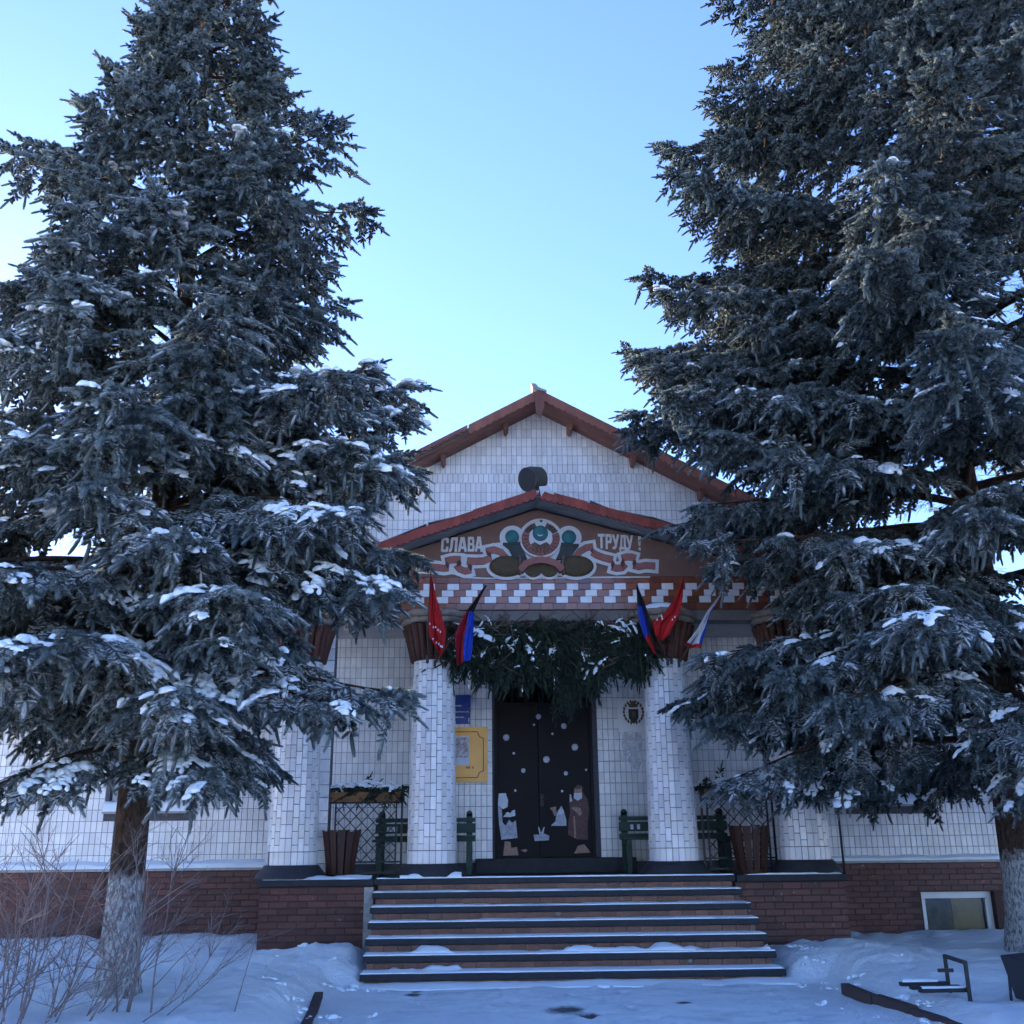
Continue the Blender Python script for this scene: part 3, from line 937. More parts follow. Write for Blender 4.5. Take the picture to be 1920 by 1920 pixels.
# ---- frieze of brown and white tiles
fr_o = MB().box(PX0 + 0.002, PX1 - 0.002, 14.765, 14.798, 4.802, 5.298).build('frieze_bed', 'grout', B)
FW, FH = 0.1767, 0.0995
fb_me = piece_mesh('frieze_tile', FW - 0.004, FH - 0.004, 'frieze_brown', 0.014, 0.003)
fwh_me = piece_mesh('frieze_tile', FW - 0.004, FH - 0.004, 'frieze_white', 0.016, 0.003)
count = 0
for j in range(5):
    z = 5.302 - FH * (j + 0.5) - 0.001
    off = {0: 0.0, 1: 0.0, 2: -0.0795, 3: -0.158, 4: -0.03}[j]
    k0 = int((PX0 + 0.885 - off) / FW) - 1
    k = -40
    while k < 60:
        x = -0.885 + FW * (k + 0.5) + off
        x_a, x_b = max(x - FW / 2, PX0 + 0.004), min(x + FW / 2, PX1 - 0.004)
        if x_b - x_a > 0.03:
            white = j in (1, 2, 3) and k % 2 == 0
            s = (x_b - x_a - 0.004) / (FW - 0.004)
            link('frieze_tile', fwh_me if white else fb_me, fr_o, place((x_a + x_b) / 2, 14.748 - (0.002 if white else 0), z, s, 1, 0, 0.0005))
            count += 1
        k += 1
# side returns of the frieze are plain concrete seen edge-on

# ---- columns
COLS = [-2.62, -0.71, 2.635, 4.46]
COL_Y = 14.86
NT = 25
ct_w, ct_h = 2 * math.pi * 0.345 / NT, 0.176
ctile_me = piece_mesh('column_tile', ct_w - 0.008, ct_h - 0.008, 'tile_col', 0.016, 0.004)
Z0C, Z1C = FLOOR + 0.17, 4.05
col_r = lambda z: 0.345 - 0.05 * (z - Z0C) / (Z1C - Z0C)
for ci, cx in enumerate(COLS):
    shaft = MB().lathe(cx, COL_Y, [(col_r(z) - 0.014, z) for z in np.linspace(FLOOR, 4.66, 12)], 46).build('column', 'grout', B, smooth=True)
    lo, re_ = [], []
    for k in range(NT):
        th = 2 * math.pi * k / NT + 0.07 * ci
        z = Z0C
        first = True
        while z < Z1C - 0.02:
            h = ct_h if not (first and k % 2) else ct_h * 0.5
            if first:
                h = ct_h if z == Z0C and not getattr(shaft, '_x', None) else h
            z1 = min(z + h, Z1C)
            zc = (z + z1) / 2
            r = col_r(zc)
            ang = th
            nxv, nyv = math.sin(ang), -math.cos(ang)
            p = Matrix.Translation((cx + nxv * r, COL_Y + nyv * r, zc)) @ Matrix.Rotation(ang, 4, 'Z') @ Matrix.Rotation(random.uniform(-.01, .01), 4, 'X') @ Matrix.Diagonal((r / 0.345, 1, (z1 - z - 0.008) / (ct_h - 0.008), 1))
            vis = nyv < -0.05
            if vis and ((ci == 1 and zc < 3.2) or (ci == 2 and zc < 2.75)) and not (ci == 0 and k % 11 == 9 and z < 1.7):
                lo.append(p)
            elif not (ci == 0 and k == 21 and 1.3 < zc < 1.6):
                re_.append(p)
            z = z1
            if first and k % 2:
                # half piece after the bottom course makes the running bond
                z2 = z + ct_h * 0.5
                zc = (z + z2) / 2
                r = col_r(zc)
                p = Matrix.Translation((cx + nxv * r, COL_Y + nyv * r, zc)) @ Matrix.Rotation(ang, 4, 'Z') @ Matrix.Diagonal((r / 0.345, 1, (ct_h * 0.5 - 0.008) / (ct_h - 0.008), 1))
                re_.append(p)
                z = z2
            first = False
    for p in lo[:150]:
        link('column_tile', ctile_me, shaft, p)
    mass('column_tiling', re_ + lo[150:], ct_w - 0.008, ct_h - 0.008, 'tile_col', shaft, 0.016, 0.004)
    # tarred foot
    MB().lathe(cx, COL_Y, [(0.50, FLOOR + 0.002), (0.49, FLOOR + 0.03), (0.40, FLOOR + 0.13), (0.365, FLOOR + 0.175), (0.33, FLOOR + 0.18)], 28).build('column_foot', 'tar', shaft, smooth=True)
    # capital: a ribbed basket under two rope rings
    n = 22
    for k in range(n):
        a = 2 * math.pi * k / n
        pts = []
        for r, z in ((0.305, 4.05), (0.335, 4.2), (0.38, 4.4), (0.425, 4.56)):
            pts.append((cx + r * math.cos(a), COL_Y + r * math.sin(a), z))
        MB().tube(pts, [0.042, 0.046, 0.052, 0.058], 7).build('capital_rib', 'basket', shaft, smooth=True)
    for zc, rr, tr in ((4.615, 0.44, 0.05), (4.705, 0.475, 0.052)):
        ring = MB()
        pts = [(cx + rr * math.cos(2 * math.pi * k / 40), COL_Y + rr * math.sin(2 * math.pi * k / 40), zc + 0.008 * math.sin(k * 1.7 + ci)) for k in range(41)]
        ring.tube(pts, [tr * (1 + 0.06 * math.sin(k * 2.9)) for k in range(41)], 9, cap=False)
        ring.build('capital_ring', 'rope', shaft, smooth=True)
    if ci in (2,):
        v = MB()
        v.dome(cx - 0.03, 0, 0, 0.3, 0.13, 0.1)
        o = v.build('capital_snow', 'snow', shaft, smooth=True)
        o.matrix_basis = Matrix.Translation((0, COL_Y - 0.36, 4.745)) @ Matrix.Rotation(-math.pi / 2, 4, 'X')
# slim square tiled pier behind the outer left column
pier = MB().box(-2.37, -2.17, 15.02, 15.22, FLOOR, 4.64).build('tiled_pier', 'grout', B)
pp = [place(-2.27, 15.009, FLOOR + 0.01 + ct_h * (j + 0.5), 0.2 / ct_w, 1, 0, 0.001) for j in range(21)]
for p in pp:
    link('pier_tile', ctile_me, pier, p)

# ---- porch floor edge, caps of the side blocks
for xa, xb in ((-2.95, -1.44), (3.35, 4.83)):
    MB().box(xa, xb, 14.30, 16.32, FLOOR - 0.085, FLOOR - 0.003).build('plinth_cap', 'slab', B, bevel=0.008)
MB().box(-1.438, 3.348, 14.385, 16.32, FLOOR - 0.085, FLOOR - 0.004).box(-2.9, 4.8, 16.321, 16.498, FLOOR - 0.085, FLOOR - 0.004).build('porch_floor', 'slab', B)
MB().box(-1.56, -1.44, 14.30, 14.318, 0.1, FLOOR - 0.1).build('metal_strip', 'tin', B, bevel=0.003)
snow_obj('porch_snow', [snow_strip(-1.40, 3.3, 14.36, 14.285, FLOOR + 0.002, 0.014, 0.012, 41, 0.03, gaps=0.22, edge=0.006),
                        snow_strip(-2.9, -1.5, 14.6, 14.305, FLOOR, 0.05, 0.025, 42, 0.03, gaps=0.45),
                        snow_strip(3.5, 4.75, 14.55, 14.305, FLOOR, 0.04, 0.015, 43, 0.03, gaps=0.45),
                        snow_strip(-1.1, -0.3, 14.37, 14.30, FLOOR + 0.004, 0.06, 0.03, 44, 0.03, gaps=0.30)], B)

# ---- entrance door
MB().box(-0.12, 2.29, 16.12, 16.47, FLOOR, 1.325).build('door_threshold', 'slab', B, bevel=0.01)
fr = MB()
x0, x1, z0, z1 = DOOR
fr.box(x0, x0 + 0.05, 16.42, 16.6, z0, z1).box(x1 - 0.05, x1, 16.42, 16.6, z0, z1).box(x0 + 0.05, x1 - 0.05, 16.42, 16.6, z1 - 0.06, z1).box(x0 + 0.05, x1 - 0.05, 16.422, 16.6, 3.60, 3.67)
door = fr.build('entrance_door', 'door', B, bevel=0.004)
xm = 0.86
for a, b in ((x0 + 0.052, xm - 0.004), (xm + 0.004, x1 - 0.052)):
    lf = MB().box(a, b, 16.445, 16.49, z0 + 0.005, 3.598).build('door_leaf', 'door', door, bevel=0.004)
MB().box(xm + 0.02, xm + 0.07, 16.438, 16.446, 2.08, 2.26).build('lock_plate', 'black', door, bevel=0.003)
MB().tube([(xm + 0.045, 16.44, 2.18), (xm + 0.045, 16.40, 2.18), (xm + 0.13, 16.395, 2.18)], 0.009, 8).build('door_handle', 'iron', door, smooth=True)
for a, b in ((x0 + 0.05, 0.315), (0.44, 0.465), (0.66, 0.70), (0.92, 0.96), (1.2, 1.24), (1.44, 1.48)):
    MB().box(a, b, 16.43, 16.5, 3.672, z1 - 0.062).build('transom_bar', 'door', door)
px = [0.315, 0.44, 0.465, 0.66, 0.70, 0.92, 0.96, 1.2, 1.24, 1.44, 1.48, x1 - 0.05]
for a, b in zip(px[0::2], px[1::2]):
    MB().box(a, b, 16.455, 16.461, 3.67, z1 - 0.06).build('transom_pane', 'glass', door)
MB().box(x0, x1, 16.7, 16.72, z0, z1).build('room_wall', 'room', door)

# ------------------------------------------------------------------ stairs
ST = empty('entrance_stairs', (0.97, 13.4, 0), 'wide brown tiled stairs with dark slab edges dusted with snow', 'stairs')
RISE = FLOOR / 7
rt_w, rt_h = 0.168, RISE - 0.076
r_me = piece_mesh('riser_tile', rt_w - 0.005, rt_h - 0.004, 'riser', 0.014, 0.003)
snow_parts = []
for i in range(7):
    yf = 12.50 + 0.30 * i
    zt = RISE * (i + 1)
    xa, xb = -1.385 - 0.008 * i, 3.415 - 0.014 * i
    yb = yf + 0.45 if i < 6 else 14.384
    MB().box(xa, xb, yf, yb - (0.0 if i == 6 else 0.11), zt - 0.073, zt).build('step_slab', 'slab', ST, bevel=0.012)
    core = MB().box(xa + 0.04, xb - 0.04, yf + 0.062, 14.40, zt - RISE - (0.1 if i == 0 else -0.001), zt - 0.075).build('step_core', 'concrete', ST)
    x = xa + 0.05 - (rt_w / 2 if i % 2 else 0)
    while x < xb - 0.05:
        a, b = max(x, xa + 0.045), min(x + rt_w, xb - 0.045)
        x += rt_w
        if b - a < 0.03:
            continue
        link('riser_tile', r_me, core, place((a + b) / 2, yf + 0.046, zt - 0.0755 - rt_h / 2, (b - a - 0.005) / (rt_w - 0.005), 1, 0, 0.002))
    if i < 6:
        snow_parts.append(snow_strip(xa + 0.01, xb - 0.01, yf + 0.33, yf + 0.004, zt, 0.014, 0.009, 50 + i, 0.03, 7, gaps=0.26, edge=0.01))
        # drifts caught against the riser of the two lowest treads
        if i < 2:
            snow_parts.append(snow_strip(xa + 0.02, xb - 0.02, yf + 0.345, yf + 0.12, zt + 0.003, 0.085, 0.01, 70 + i, 0.03, 6, gaps=0.56))
snow_obj('tread_snow', snow_parts, ST)
snow_obj('snow_drift', [snow_strip(-1.5, 3.5, 12.56, 12.25, 0.015, 0.05, 0.006, 81, 0.04, 6, gaps=0.18, edge=0.06)], ST)


# ------------------------------------------------------------------ mural on the pediment
def mx(px, py):
    """mural drawing units -> facade metres"""
    return (-0.9939 + 0.00208237 * px - 0.0000462 * py, 6.3054 - 0.0021628 * py - 0.00000487 * px)


def mpts(pts):
    return [mx(*p) for p in pts]


def grow(pts, d):
    """offset a simple outline outwards"""
    a = sum(pts[i][0] * pts[(i + 1) % len(pts)][1] - pts[(i + 1) % len(pts)][0] * pts[i][1] for i in range(len(pts)))
    s = 1 if a > 0 else -1
    out = []
    n = len(pts)
    for i in range(n):
        p0, p1, p2 = Vector(pts[i - 1]), Vector(pts[i]), Vector(pts[(i + 1) % n])
        e1, e2 = (p1 - p0).normalized(), (p2 - p1).normalized()
        n1, n2 = Vector((e1.y, -e1.x)) * s, Vector((e2.y, -e2.x)) * s
        b = n1 + n2
        b = b / max(0.35, b.length_squared / 2) if b.length > 0.2 else n1
        b = b * 1.0
        out.append(tuple(p1 + b * d))
    return out


def ell(cx, cy, rx, ry, n=28, a0=0, a1=360):
    return [(cx + rx * math.cos(R(a0 + (a1 - a0) * k / (n if a1 - a0 == 360 else n - 1))), cy + ry * math.sin(R(a0 + (a1 - a0) * k / (n if a1 - a0 == 360 else n - 1)))) for k in range(n)]


def band(center, width):
    """a ribbon outline along a drawn centre line"""
    c = [Vector(p) for p in center]
    up_, dn = [], []
    for i, p in enumerate(c):
        d = (c[min(i + 1, len(c) - 1)] - c[max(i - 1, 0)]).normalized()
        nrm = Vector((-d.y, d.x))
        w = width / 2
        up_.append(tuple(p + nrm * w))
        dn.append(tuple(p - nrm * w))
    return up_ + dn[::-1]


YF = 14.738
halo_n = [0]
EM = MB().prism(mpts(ell(895, 210, 165, 165)), YF - 0.010, YF).build('emblem_relief', 'relief_white', B, label='painted plaster relief of sheaves, ribbons and horns around a round emblem')


def relief(outline, m_, name, lift=0.03, halo=24, bulge=0):
    halo_n[0] += 1
    if halo:
        k = halo_n[0] * 0.0004
        MB().prism(mpts(grow(outline, halo)), YF - 0.006 - k, YF - 0.001).build('white_outline', 'relief_white', EM)
    k = halo_n[0] * 0.0006
    return MB().prism(mpts(outline), YF - lift - k, YF - 0.002).build(name, m_, EM, bevel=0.004 if lift > 0.02 else 0)


# ribbons, left and right
for cl, dk in (([(650, 335), (610, 290), (560, 272), (505, 285)], 0), ([(545, 330), (490, 352), (430, 355), (370, 352)], 0), ([(400, 415), (360, 425), (320, 410), (295, 380)], 1),
               ([(325, 345), (285, 342), (250, 345), (215, 355)], 0), ([(240, 400), (210, 405), (170, 400), (90, 392)], 1),
               ([(1140, 335), (1180, 285), (1225, 258), (1275, 250)], 0), ([(1265, 290), (1300, 312), (1350, 330), (1415, 345)], 0), ([(1405, 395), (1440, 405), (1480, 400), (1505, 375)], 1),
               ([(1480, 335), (1510, 325), (1545, 325), (1580, 335)], 0), ([(1560, 385), (1600, 395), (1650, 385), (1720, 390)], 1)):
    relief(band(cl, 50), 'ribbon', 'ribbon', 0.028 if not dk else 0.022, 24)
for q in ([(500, 275), (540, 300), (545, 335), (515, 310)], [(375, 375), (408, 385), (405, 425), (385, 405)], [(322, 340), (332, 375), (300, 395), (298, 365)], [(215, 350), (245, 375), (240, 412), (218, 385)],
          [(1275, 250), (1268, 290), (1285, 310), (1255, 285)], [(1412, 345), (1430, 380), (1410, 415), (1400, 380)], [(1485, 330), (1500, 370), (1480, 410), (1470, 370)], [(1575, 335), (1582, 370), (1560, 400), (1555, 365)]):
    relief(q, 'ribbon_dark', 'ribbon_fold', 0.034, 0)
# horns of plenty with green globes
for pts in ([(622, 238), (752, 230), (775, 280), (800, 345), (760, 360), (700, 330), (665, 270)], [(1042, 235), (1172, 246), (1140, 285), (1108, 335), (1040, 350), (1005, 345), (1030, 290)]):
    relief(pts, 'horn', 'horn', 0.045, 26)
for cx, cy, r in ((690, 182, 52), (1100, 185, 54)):
    relief(ell(cx, cy, r + 12, r + 6), 'relief_white', 'globe_bed', 0.02, 26)
    c = mx(cx, cy)
    MB().dome(c[0], c[1], YF - 0.02, r * 0.00208, r * 0.00216, 0.075).build('globe', 'teal', EM, smooth=True)
for (a, b) in (((625, 236), (750, 229)), ((1043, 234), (1170, 245))):
    relief(band([a, ((a[0] + b[0]) / 2, (a[1] + b[1]) / 2 + 4), b], 16), 'horn', 'horn_rim', 0.06, 0)
# sheaves
for cx, rx in ((845, 0), (958, 0)):
    relief(ell(cx, 415, 62, 52), 'sack', 'sheaf_end', 0.04, 18)
for cx, ring in ((655, 745), (1150, 1058)):
    c = mx(cx, 392)
    relief(ell(cx, 392, 125, 74), 'sack', 'sheaf', 0.03, 22)
    MB().dome(c[0], c[1], YF - 0.045, 122 * 0.00208, 71 * 0.00216, 0.07, 28, 7).build('sheaf', 'sack', EM, smooth=True)
    relief(band([(ring, 325), (ring + (6 if cx < 900 else -6), 390), (ring - (0 if cx < 900 else 0), 455)], 16), 'wheat', 'sheaf_tie', 0.105, 0)
# central ribbon arch
relief(band([(750, 435), (790, 385), (840, 365), (895, 358), (950, 365), (1005, 385), (1050, 430)], 46), 'ribbon', 'ribbon', 0.125, 10)
# medallion
MB().prism(mpts(ell(895, 205, 150, 132)), YF - 0.06, YF - 0.002).build('medallion', 'relief_white', EM, bevel=0.006)


def sector(a0, a1, ri, ro):
    c = (895, 200)
    n = 5
    o = [(c[0] + 142 * ro * math.cos(R(a0 + (a1 - a0) * k / n)), c[1] + 124 * ro * math.sin(R(a0 + (a1 - a0) * k / n))) for k in range(n + 1)]
    i_ = [(c[0] + 142 * ri * math.cos(R(a0 + (a1 - a0) * k / n)), c[1] + 124 * ri * math.sin(R(a0 + (a1 - a0) * k / n))) for k in range(n + 1)]
    return o + i_[::-1]


for a in range(-20, 200, 14):
    MB().prism(mpts(sector(a + 1.5, a + 12.5, 0.60, 0.97)), YF - 0.092 - 0.001 * ((a // 14) % 3), YF - 0.058).build('wreath_band', 'ribbon', EM, bevel=0.006)
    MB().prism(mpts(sector(a - 1.4, a + 1.4, 0.62, 0.95)), YF - 0.075, YF - 0.058).build('wreath_gap', 'ribbon_dark', EM)
for a0, a1 in ((205, 252), (288, 335)):
    st = (a1 - a0) / 5
    for k in range(5):
        MB().prism(mpts(sector(a0 + st * k + 0.6, a0 + st * (k + 1) - 0.6, 0.66, 0.96)), YF - 0.09 - 0.002 * (k % 2), YF - 0.058).build('wheat_ear', 'wheat', EM, bevel=0.005)
MB().prism(mpts([(815, 250), (850, 225), (890, 245), (935, 225), (970, 250), (950, 290), (895, 310), (840, 290)]), YF - 0.082, YF - 0.06).build('sun_mound', 'wheat', EM, bevel=0.006)
for k in range(5):
    x = 830 + 32 * k
    MB().prism(mpts([(x - 9, 268), (x + 9, 268), (895 + (x - 895) * 0.45 + 4, 304), (895 + (x - 895) * 0.45 - 4, 304)]), YF - 0.095, YF - 0.081).build('sun_ray', 'sack', EM)
c = mx(893, 160)
MB().dome(c[0], c[1], YF - 0.06, 56 * 0.00208, 57 * 0.00216, 0.06, 26, 7).build('emblem_globe', 'teal', EM, smooth=True)
st_p = [(898 + (13 if k % 2 == 0 else 5.5) * math.sin(R(36 * k)), 73 - (13 if k % 2 == 0 else 5.5) * math.cos(R(36 * k))) for k in range(10)]
MB().prism(mpts(st_p), YF - 0.085, YF - 0.06).build('star', 'horn', EM)
# crossed tool strokes on the globe
MB().prism(mpts(band([(872, 178), (890, 186), (908, 180)], 6)), YF - 0.122, YF - 0.10).build('tool_mark', 'relief_white', EM)
# base line of white paint under the relief
MB().prism(mpts([(20, 428), (300, 432), (380, 462), (520, 470), (780, 472), (1000, 468), (1350, 462), (1680, 462), (1680, 470), (1000, 477), (520, 478), (370, 474), (280, 446), (20, 440)]), YF - 0.0045, YF - 0.001).build('white_outline', 'relief_white', EM)

GLYPH = {
    'С': [[(0, .1), (.12, 0), (.88, 0), (1, .1), (1, .36), (.68, .36), (.68, .17), (.32, .17), (.32, .83), (.68, .83), (.68, .64), (1, .64), (1, .9), (.88, 1), (.12, 1), (0, .9)]],
    'Л': [[(0, 0), (.22, 0), (.40, .2), (.46, .82), (.69, .82), (.69, 0), (1, 0), (1, 1), (.16, 1), (.12, .25), (0, .18)]],
    'А': [[(0, 0), (.29, 0), (.33, .2), (.5, .2), (.5, .37), (.40, .37), (.5, .76), (.5, 1), (.28, 1)], [(1, 0), (.71, 0), (.67, .2), (.5, .2), (.5, .37), (.60, .37), (.5, .76), (.5, 1), (.72, 1)]],
    'В': [[(0, 0), (.31, 0), (.31, 1), (0, 1)], [(.31, .83), (.88, .83), (.8, 1), (.31, 1)], [(.31, .43), (.95, .43), (.88, .58), (.31, .58)], [(.31, 0), (.88, 0), (1, .17), (.31, .17)], [(.64, .58), (.88, .58), (.94, .7), (.88, .83), (.64, .83)], [(.67, .17), (1, .17), (1, .36), (.95, .43), (.67, .43)]],
    'Т': [[(0, .82), (1, .82), (1, 1), (0, 1)], [(.34, 0), (.66, 0), (.66, .82), (.34, .82)]],
    'Р': [[(0, 0), (.31, 0), (.31, 1), (0, 1)], [(.31, .83), (1, .83), (.88, 1), (.31, 1)], [(.67, .56), (1, .56), (1, .83), (.67, .83)], [(.31, .4), (.88, .4), (1, .56), (.31, .56)]],
    'У': [[(0, 1), (.3, 1), (.52, .56), (.7, 1), (1, 1), (.62, .15), (.46, 0), (.08, 0), (.08, .17), (.32, .17), (.39, .3)]],
    'Д': [[(0, 0), (1, 0), (1, .17), (0, .17)], [(0, -.14), (.22, -.14), (.22, 0), (0, 0)], [(.78, -.14), (1, -.14), (1, 0), (.78, 0)], [(.12, .17), (.38, .17), (.46, .83), (.2, .83)], [(.2, .83), (.9, .83), (.9, 1), (.2, 1)], [(.62, .17), (.9, .17), (.9, .83), (.62, .83)]],
    '!': [[(.3, .32), (.66, .32), (.8, 1), (.22, 1)], [(.3, 0), (.7, 0), (.7, .2), (.3, .2)]],
}


def letters(items):
    for ch, x, y0, y1, w, sk in items:
        g = MB()
        for pl in GLYPH[ch]:
            g.prism(mpts([(x + u * w + sk * v, y1 - v * (y1 - y0)) for u, v in pl]), YF - 0.022, YF - 0.001)
        o = g.build('letter', 'letter_white', ped_o)


letters([('С', 180, 186, 288, 52, 4), ('Л', 238, 184, 288, 58, 4), ('А', 301, 182, 287, 66, 0), ('В', 372, 180, 286, 50, 0), ('А', 424, 178, 286, 56, 0)])
letters([('Т', 1310, 158, 262, 50, 0), ('Р', 1366, 160, 266, 44, 0), ('У', 1412, 163, 268, 52, 0), ('Д', 1464, 166, 270, 52, 0), ('У', 1512, 170, 276, 52, 0), ('!', 1592, 174, 276, 38, 0)])


# ------------------------------------------------------------------ plaques and door stickers
def flat(name, pts, y0, y1, m_, parent=None, **kw):
    return MB().prism(pts, y0, y1).build(name, m_, parent, **kw)


g = empty('gold_plaque', (-0.28, 16.47, 2.45), 'gold wall plaque with a dark line border, beside the door', 'plaque')
MB().box(-0.66, 0.068, 16.44, 16.475, 2.45, 3.295).build('plate', 'gold', g, bevel=0.006)
o_ = [(-0.61, 2.52), (-0.09, 2.52), (-0.075, 2.57), (-0.055, 2.6), (0.0, 2.62), (0.0, 3.12), (-0.055, 3.14), (-0.075, 3.17), (-0.09, 3.22), (-0.61, 3.22)]
for p, q in zip(o_, o_[1:] + o_[:1]):
    d = (Vector(q) - Vector(p)).normalized()
    nn = Vector((-d.y, d.x)) * 0.006
    flat('border_line', [tuple(Vector(p) + nn), tuple(Vector(q) + nn), tuple(Vector(q) - nn), tuple(Vector(p) - nn)], 16.437, 16.4395, 'print_brown', g)
for k, x in enumerate((-0.27, -0.245, -0.225, -0.17)):
    flat('mark', [(x, 2.655), (x + 0.016, 2.66), (x + 0.012, 2.69), (x - 0.004, 2.68)], 16.437, 16.4395, 'print_brown', g)
p = empty('taped_poster', (-0.36, 16.43, 2.7), 'small pictorial poster taped on the gold plaque', 'poster')
MB().box(-0.50, -0.223, 16.432, 16.436, 2.707, 3.155).build('sheet', 'print_white', p)
MB().box(-0.49, -0.235, 16.429, 16.4315, 2.82, 3.13).build('picture', 'paper', p)
b = empty('blue_plaque', (-0.4, 16.47, 3.35), 'blue wall plaque with white lettering above the gold one', 'plaque')
MB().box(-0.62, -0.206, 16.45, 16.475, 3.345, 3.80).build('plate', 'blue_plaque', b, bevel=0.005)
for z, xa, xb in ((3.62, -0.58, -0.36), (3.525, -0.58, -0.235), (3.44, -0.58, -0.31)):
    x = xa
    while x < xb:
        w = random.uniform(0.010, 0.018)
        MB().box(x, x + w, 16.447, 16.4495, z, z + random.uniform(0.014, 0.022)).build('printed_letter', 'print_white', b)
        x += w + 0.006
MB().box(-0.236, -0.222, 16.447, 16.4495, 3.37, 3.44).build('mark', 'print_white', b)
w = empty('crest_plaque', (2.37, 16.47, 3.2), 'white square wall plaque with a dark gold crest, right of the door', 'plaque')
MB().box(2.14, 2.64, 16.45, 16.475, 3.2, 3.72).build('plate', 'white_plaque', w, bevel=0.005)
cx, cz = 2.39, 3.48
KS = 1.3
sc_ = lambda pts: [(cx + (x - cx) * KS, cz + (z - cz) * KS) for x, z in pts]
flat('crest', sc_([(cx - 0.06, cz + 0.06), (cx + 0.06, cz + 0.06), (cx + 0.06, cz - 0.05), (cx, cz - 0.12), (cx - 0.06, cz - 0.05)]), 16.438, 16.4495, 'horn', w)
flat('crest', sc_([(cx - 0.05, cz + 0.08), (cx + 0.05, cz + 0.08), (cx + 0.07, cz + 0.15), (cx + 0.03, cz + 0.12), (cx, cz + 0.17), (cx - 0.03, cz + 0.12), (cx - 0.07, cz + 0.15)]), 16.438, 16.4495, 'crest_gold', w)
for s in (-1, 1):
    for k in range(9):
        a = R(-75 + 19 * k)
        x, z = cx + s * 0.115 * math.cos(a), cz + 0.02 + 0.13 * math.sin(a)
        flat('laurel_leaf', sc_([(x, z - 0.025), (x + s * 0.02, z), (x + s * 0.008, z + 0.028), (x - s * 0.014, z + 0.005)]), 16.44 + 0.001 * (k % 2), 16.4495, 'crest_gold', w)
flat('crest', sc_([(cx - 0.02, cz - 0.04), (cx + 0.02, cz - 0.04), (cx + 0.025, cz + 0.03), (cx - 0.025, cz + 0.03)]), 16.433, 16.4378, 'crest_gold', w)

m_, nt_, b_ = new_mat('pale_smear')
b_.inputs['Base Color'].default_value = (0.85, 0.87, 0.9, 1)
b_.inputs['Roughness'].default_value = 0.8
nt_.links.new(remap(nt_, noise(nt_, 9, 5, 0.7), 0.35, 0.65, 0.1, 0.6), b_.inputs['Alpha'])
M['smear'] = m_
flat('whitewash_smear', [(2.18 + 0.33 * u, 2.62 + 0.72 * v) for u, v in ((0.0, 0.55), (0.08, 0.3), (0.3, 0.18), (0.55, 0.02), (0.8, 0.0), (0.95, 0.2), (1.0, 0.6), (0.9, 0.9), (0.6, 1.0), (0.3, 0.88), (0.1, 0.75))], 16.4835, 16.4845, 'smear', B)
SY0, SY1 = 16.440, 16.4445
spots = [(0.873, 3.449, .055), (1.274, 3.299, .058), (0.359, 3.128, .064), (1.439, 2.971, .066), (0.987, 2.785, .066), (0.622, 2.619, .046), (1.286, 2.571, .042)]
small = [(0.801, 3.323), (1.091, 3.179), (0.476, 2.884), (1.606, 2.623), (0.494, 2.319), (1.222, 2.304)]
where = ['topmost big paper snowflake on the dark door', 'big paper snowflake high on the right door leaf', 'big paper snowflake nearest the left door jamb', 'big paper snowflake nearest the right door jamb',
         'big paper snowflake in the middle of the door', 'medium paper snowflake at mid height on the left door leaf', 'medium paper snowflake at mid height on the right door leaf',
         'topmost small white paper dot on the dark door', 'second highest small white paper dot on the door', 'small white paper dot high on the left door leaf', 'small white paper dot beside the right door jamb',
         'lowest small white paper dot on the left leaf', 'small white paper dot beside the bearded figure']
for k, (x, z, r) in enumerate(spots + [(x, z, 0.024) for x, z in small]):
    r = r * 0.84
    pts = []
    n = 24 if r > 0.025 else 12
    for i in range(n):
        rr = r * (1.0 if i % 2 == 0 else 0.84)
        pts.append((x + rr * math.cos(2 * math.pi * i / n), z + rr * math.sin(2 * math.pi * i / n)))
    o = flat('paper_snowflake', pts, SY0, SY1, 'print_grey' if r > 0.025 else 'print_white', None, label=where[k], cat='sticker', group='paper snowflakes on the door')
    if r > 0.025:
        for i in range(6):
            a = math.pi / 3 * i
            d, nn = (math.cos(a), math.sin(a)), (-math.sin(a), math.cos(a))
            q = [(x + d[0] * u * r + nn[0] * v * r, z + d[1] * u * r + nn[1] * v * r) for u, v in ((.15, .07), (.8, .05), (.8, -.05), (.15, -.07))]
            flat('snowflake_arm', q, SY0 - 0.0015, SY0 - 0.0002, 'print_white', o)
s1 = empty('winter_girl_sticker', (0.38, 16.44, 1.36), 'pale sticker of a figure with a bird by the left jamb', 'sticker', 'figure stickers on the door')
flat('coat', [(0.393, 1.887), (0.395, 1.887), (0.44, 1.84), (0.498, 1.878), (0.52, 1.617), (0.274, 1.595), (0.236, 1.848), (0.25, 1.9), (0.293, 1.847), (0.34, 1.80)], SY0, SY1, 'print_grey', s1)
flat('head', [(0.235, 2.276), (0.347, 2.283), (0.36, 2.23), (0.381, 2.175), (0.371, 2.076), (0.303, 2.044), (0.221, 2.094)], SY0, SY1, 'print_white', s1)
flat('arm', [(0.221, 2.09), (0.28, 2.05), (0.292, 1.85), (0.25, 1.905), (0.236, 1.86)], SY0, SY1, 'print_grey', s1)
flat('bird', [(0.30, 1.93), (0.40, 1.925), (0.49, 1.943), (0.485, 2.034), (0.44, 2.02), (0.42, 1.985), (0.36, 2.0), (0.33, 1.96)], SY0, SY1, 'print_white', s1)
flat('base', [(0.325, 1.571), (0.409, 1.562), (0.425, 1.473), (0.51, 1.488), (0.534, 1.367), (0.298, 1.362)], SY0, SY1, 'print_tan', s1)
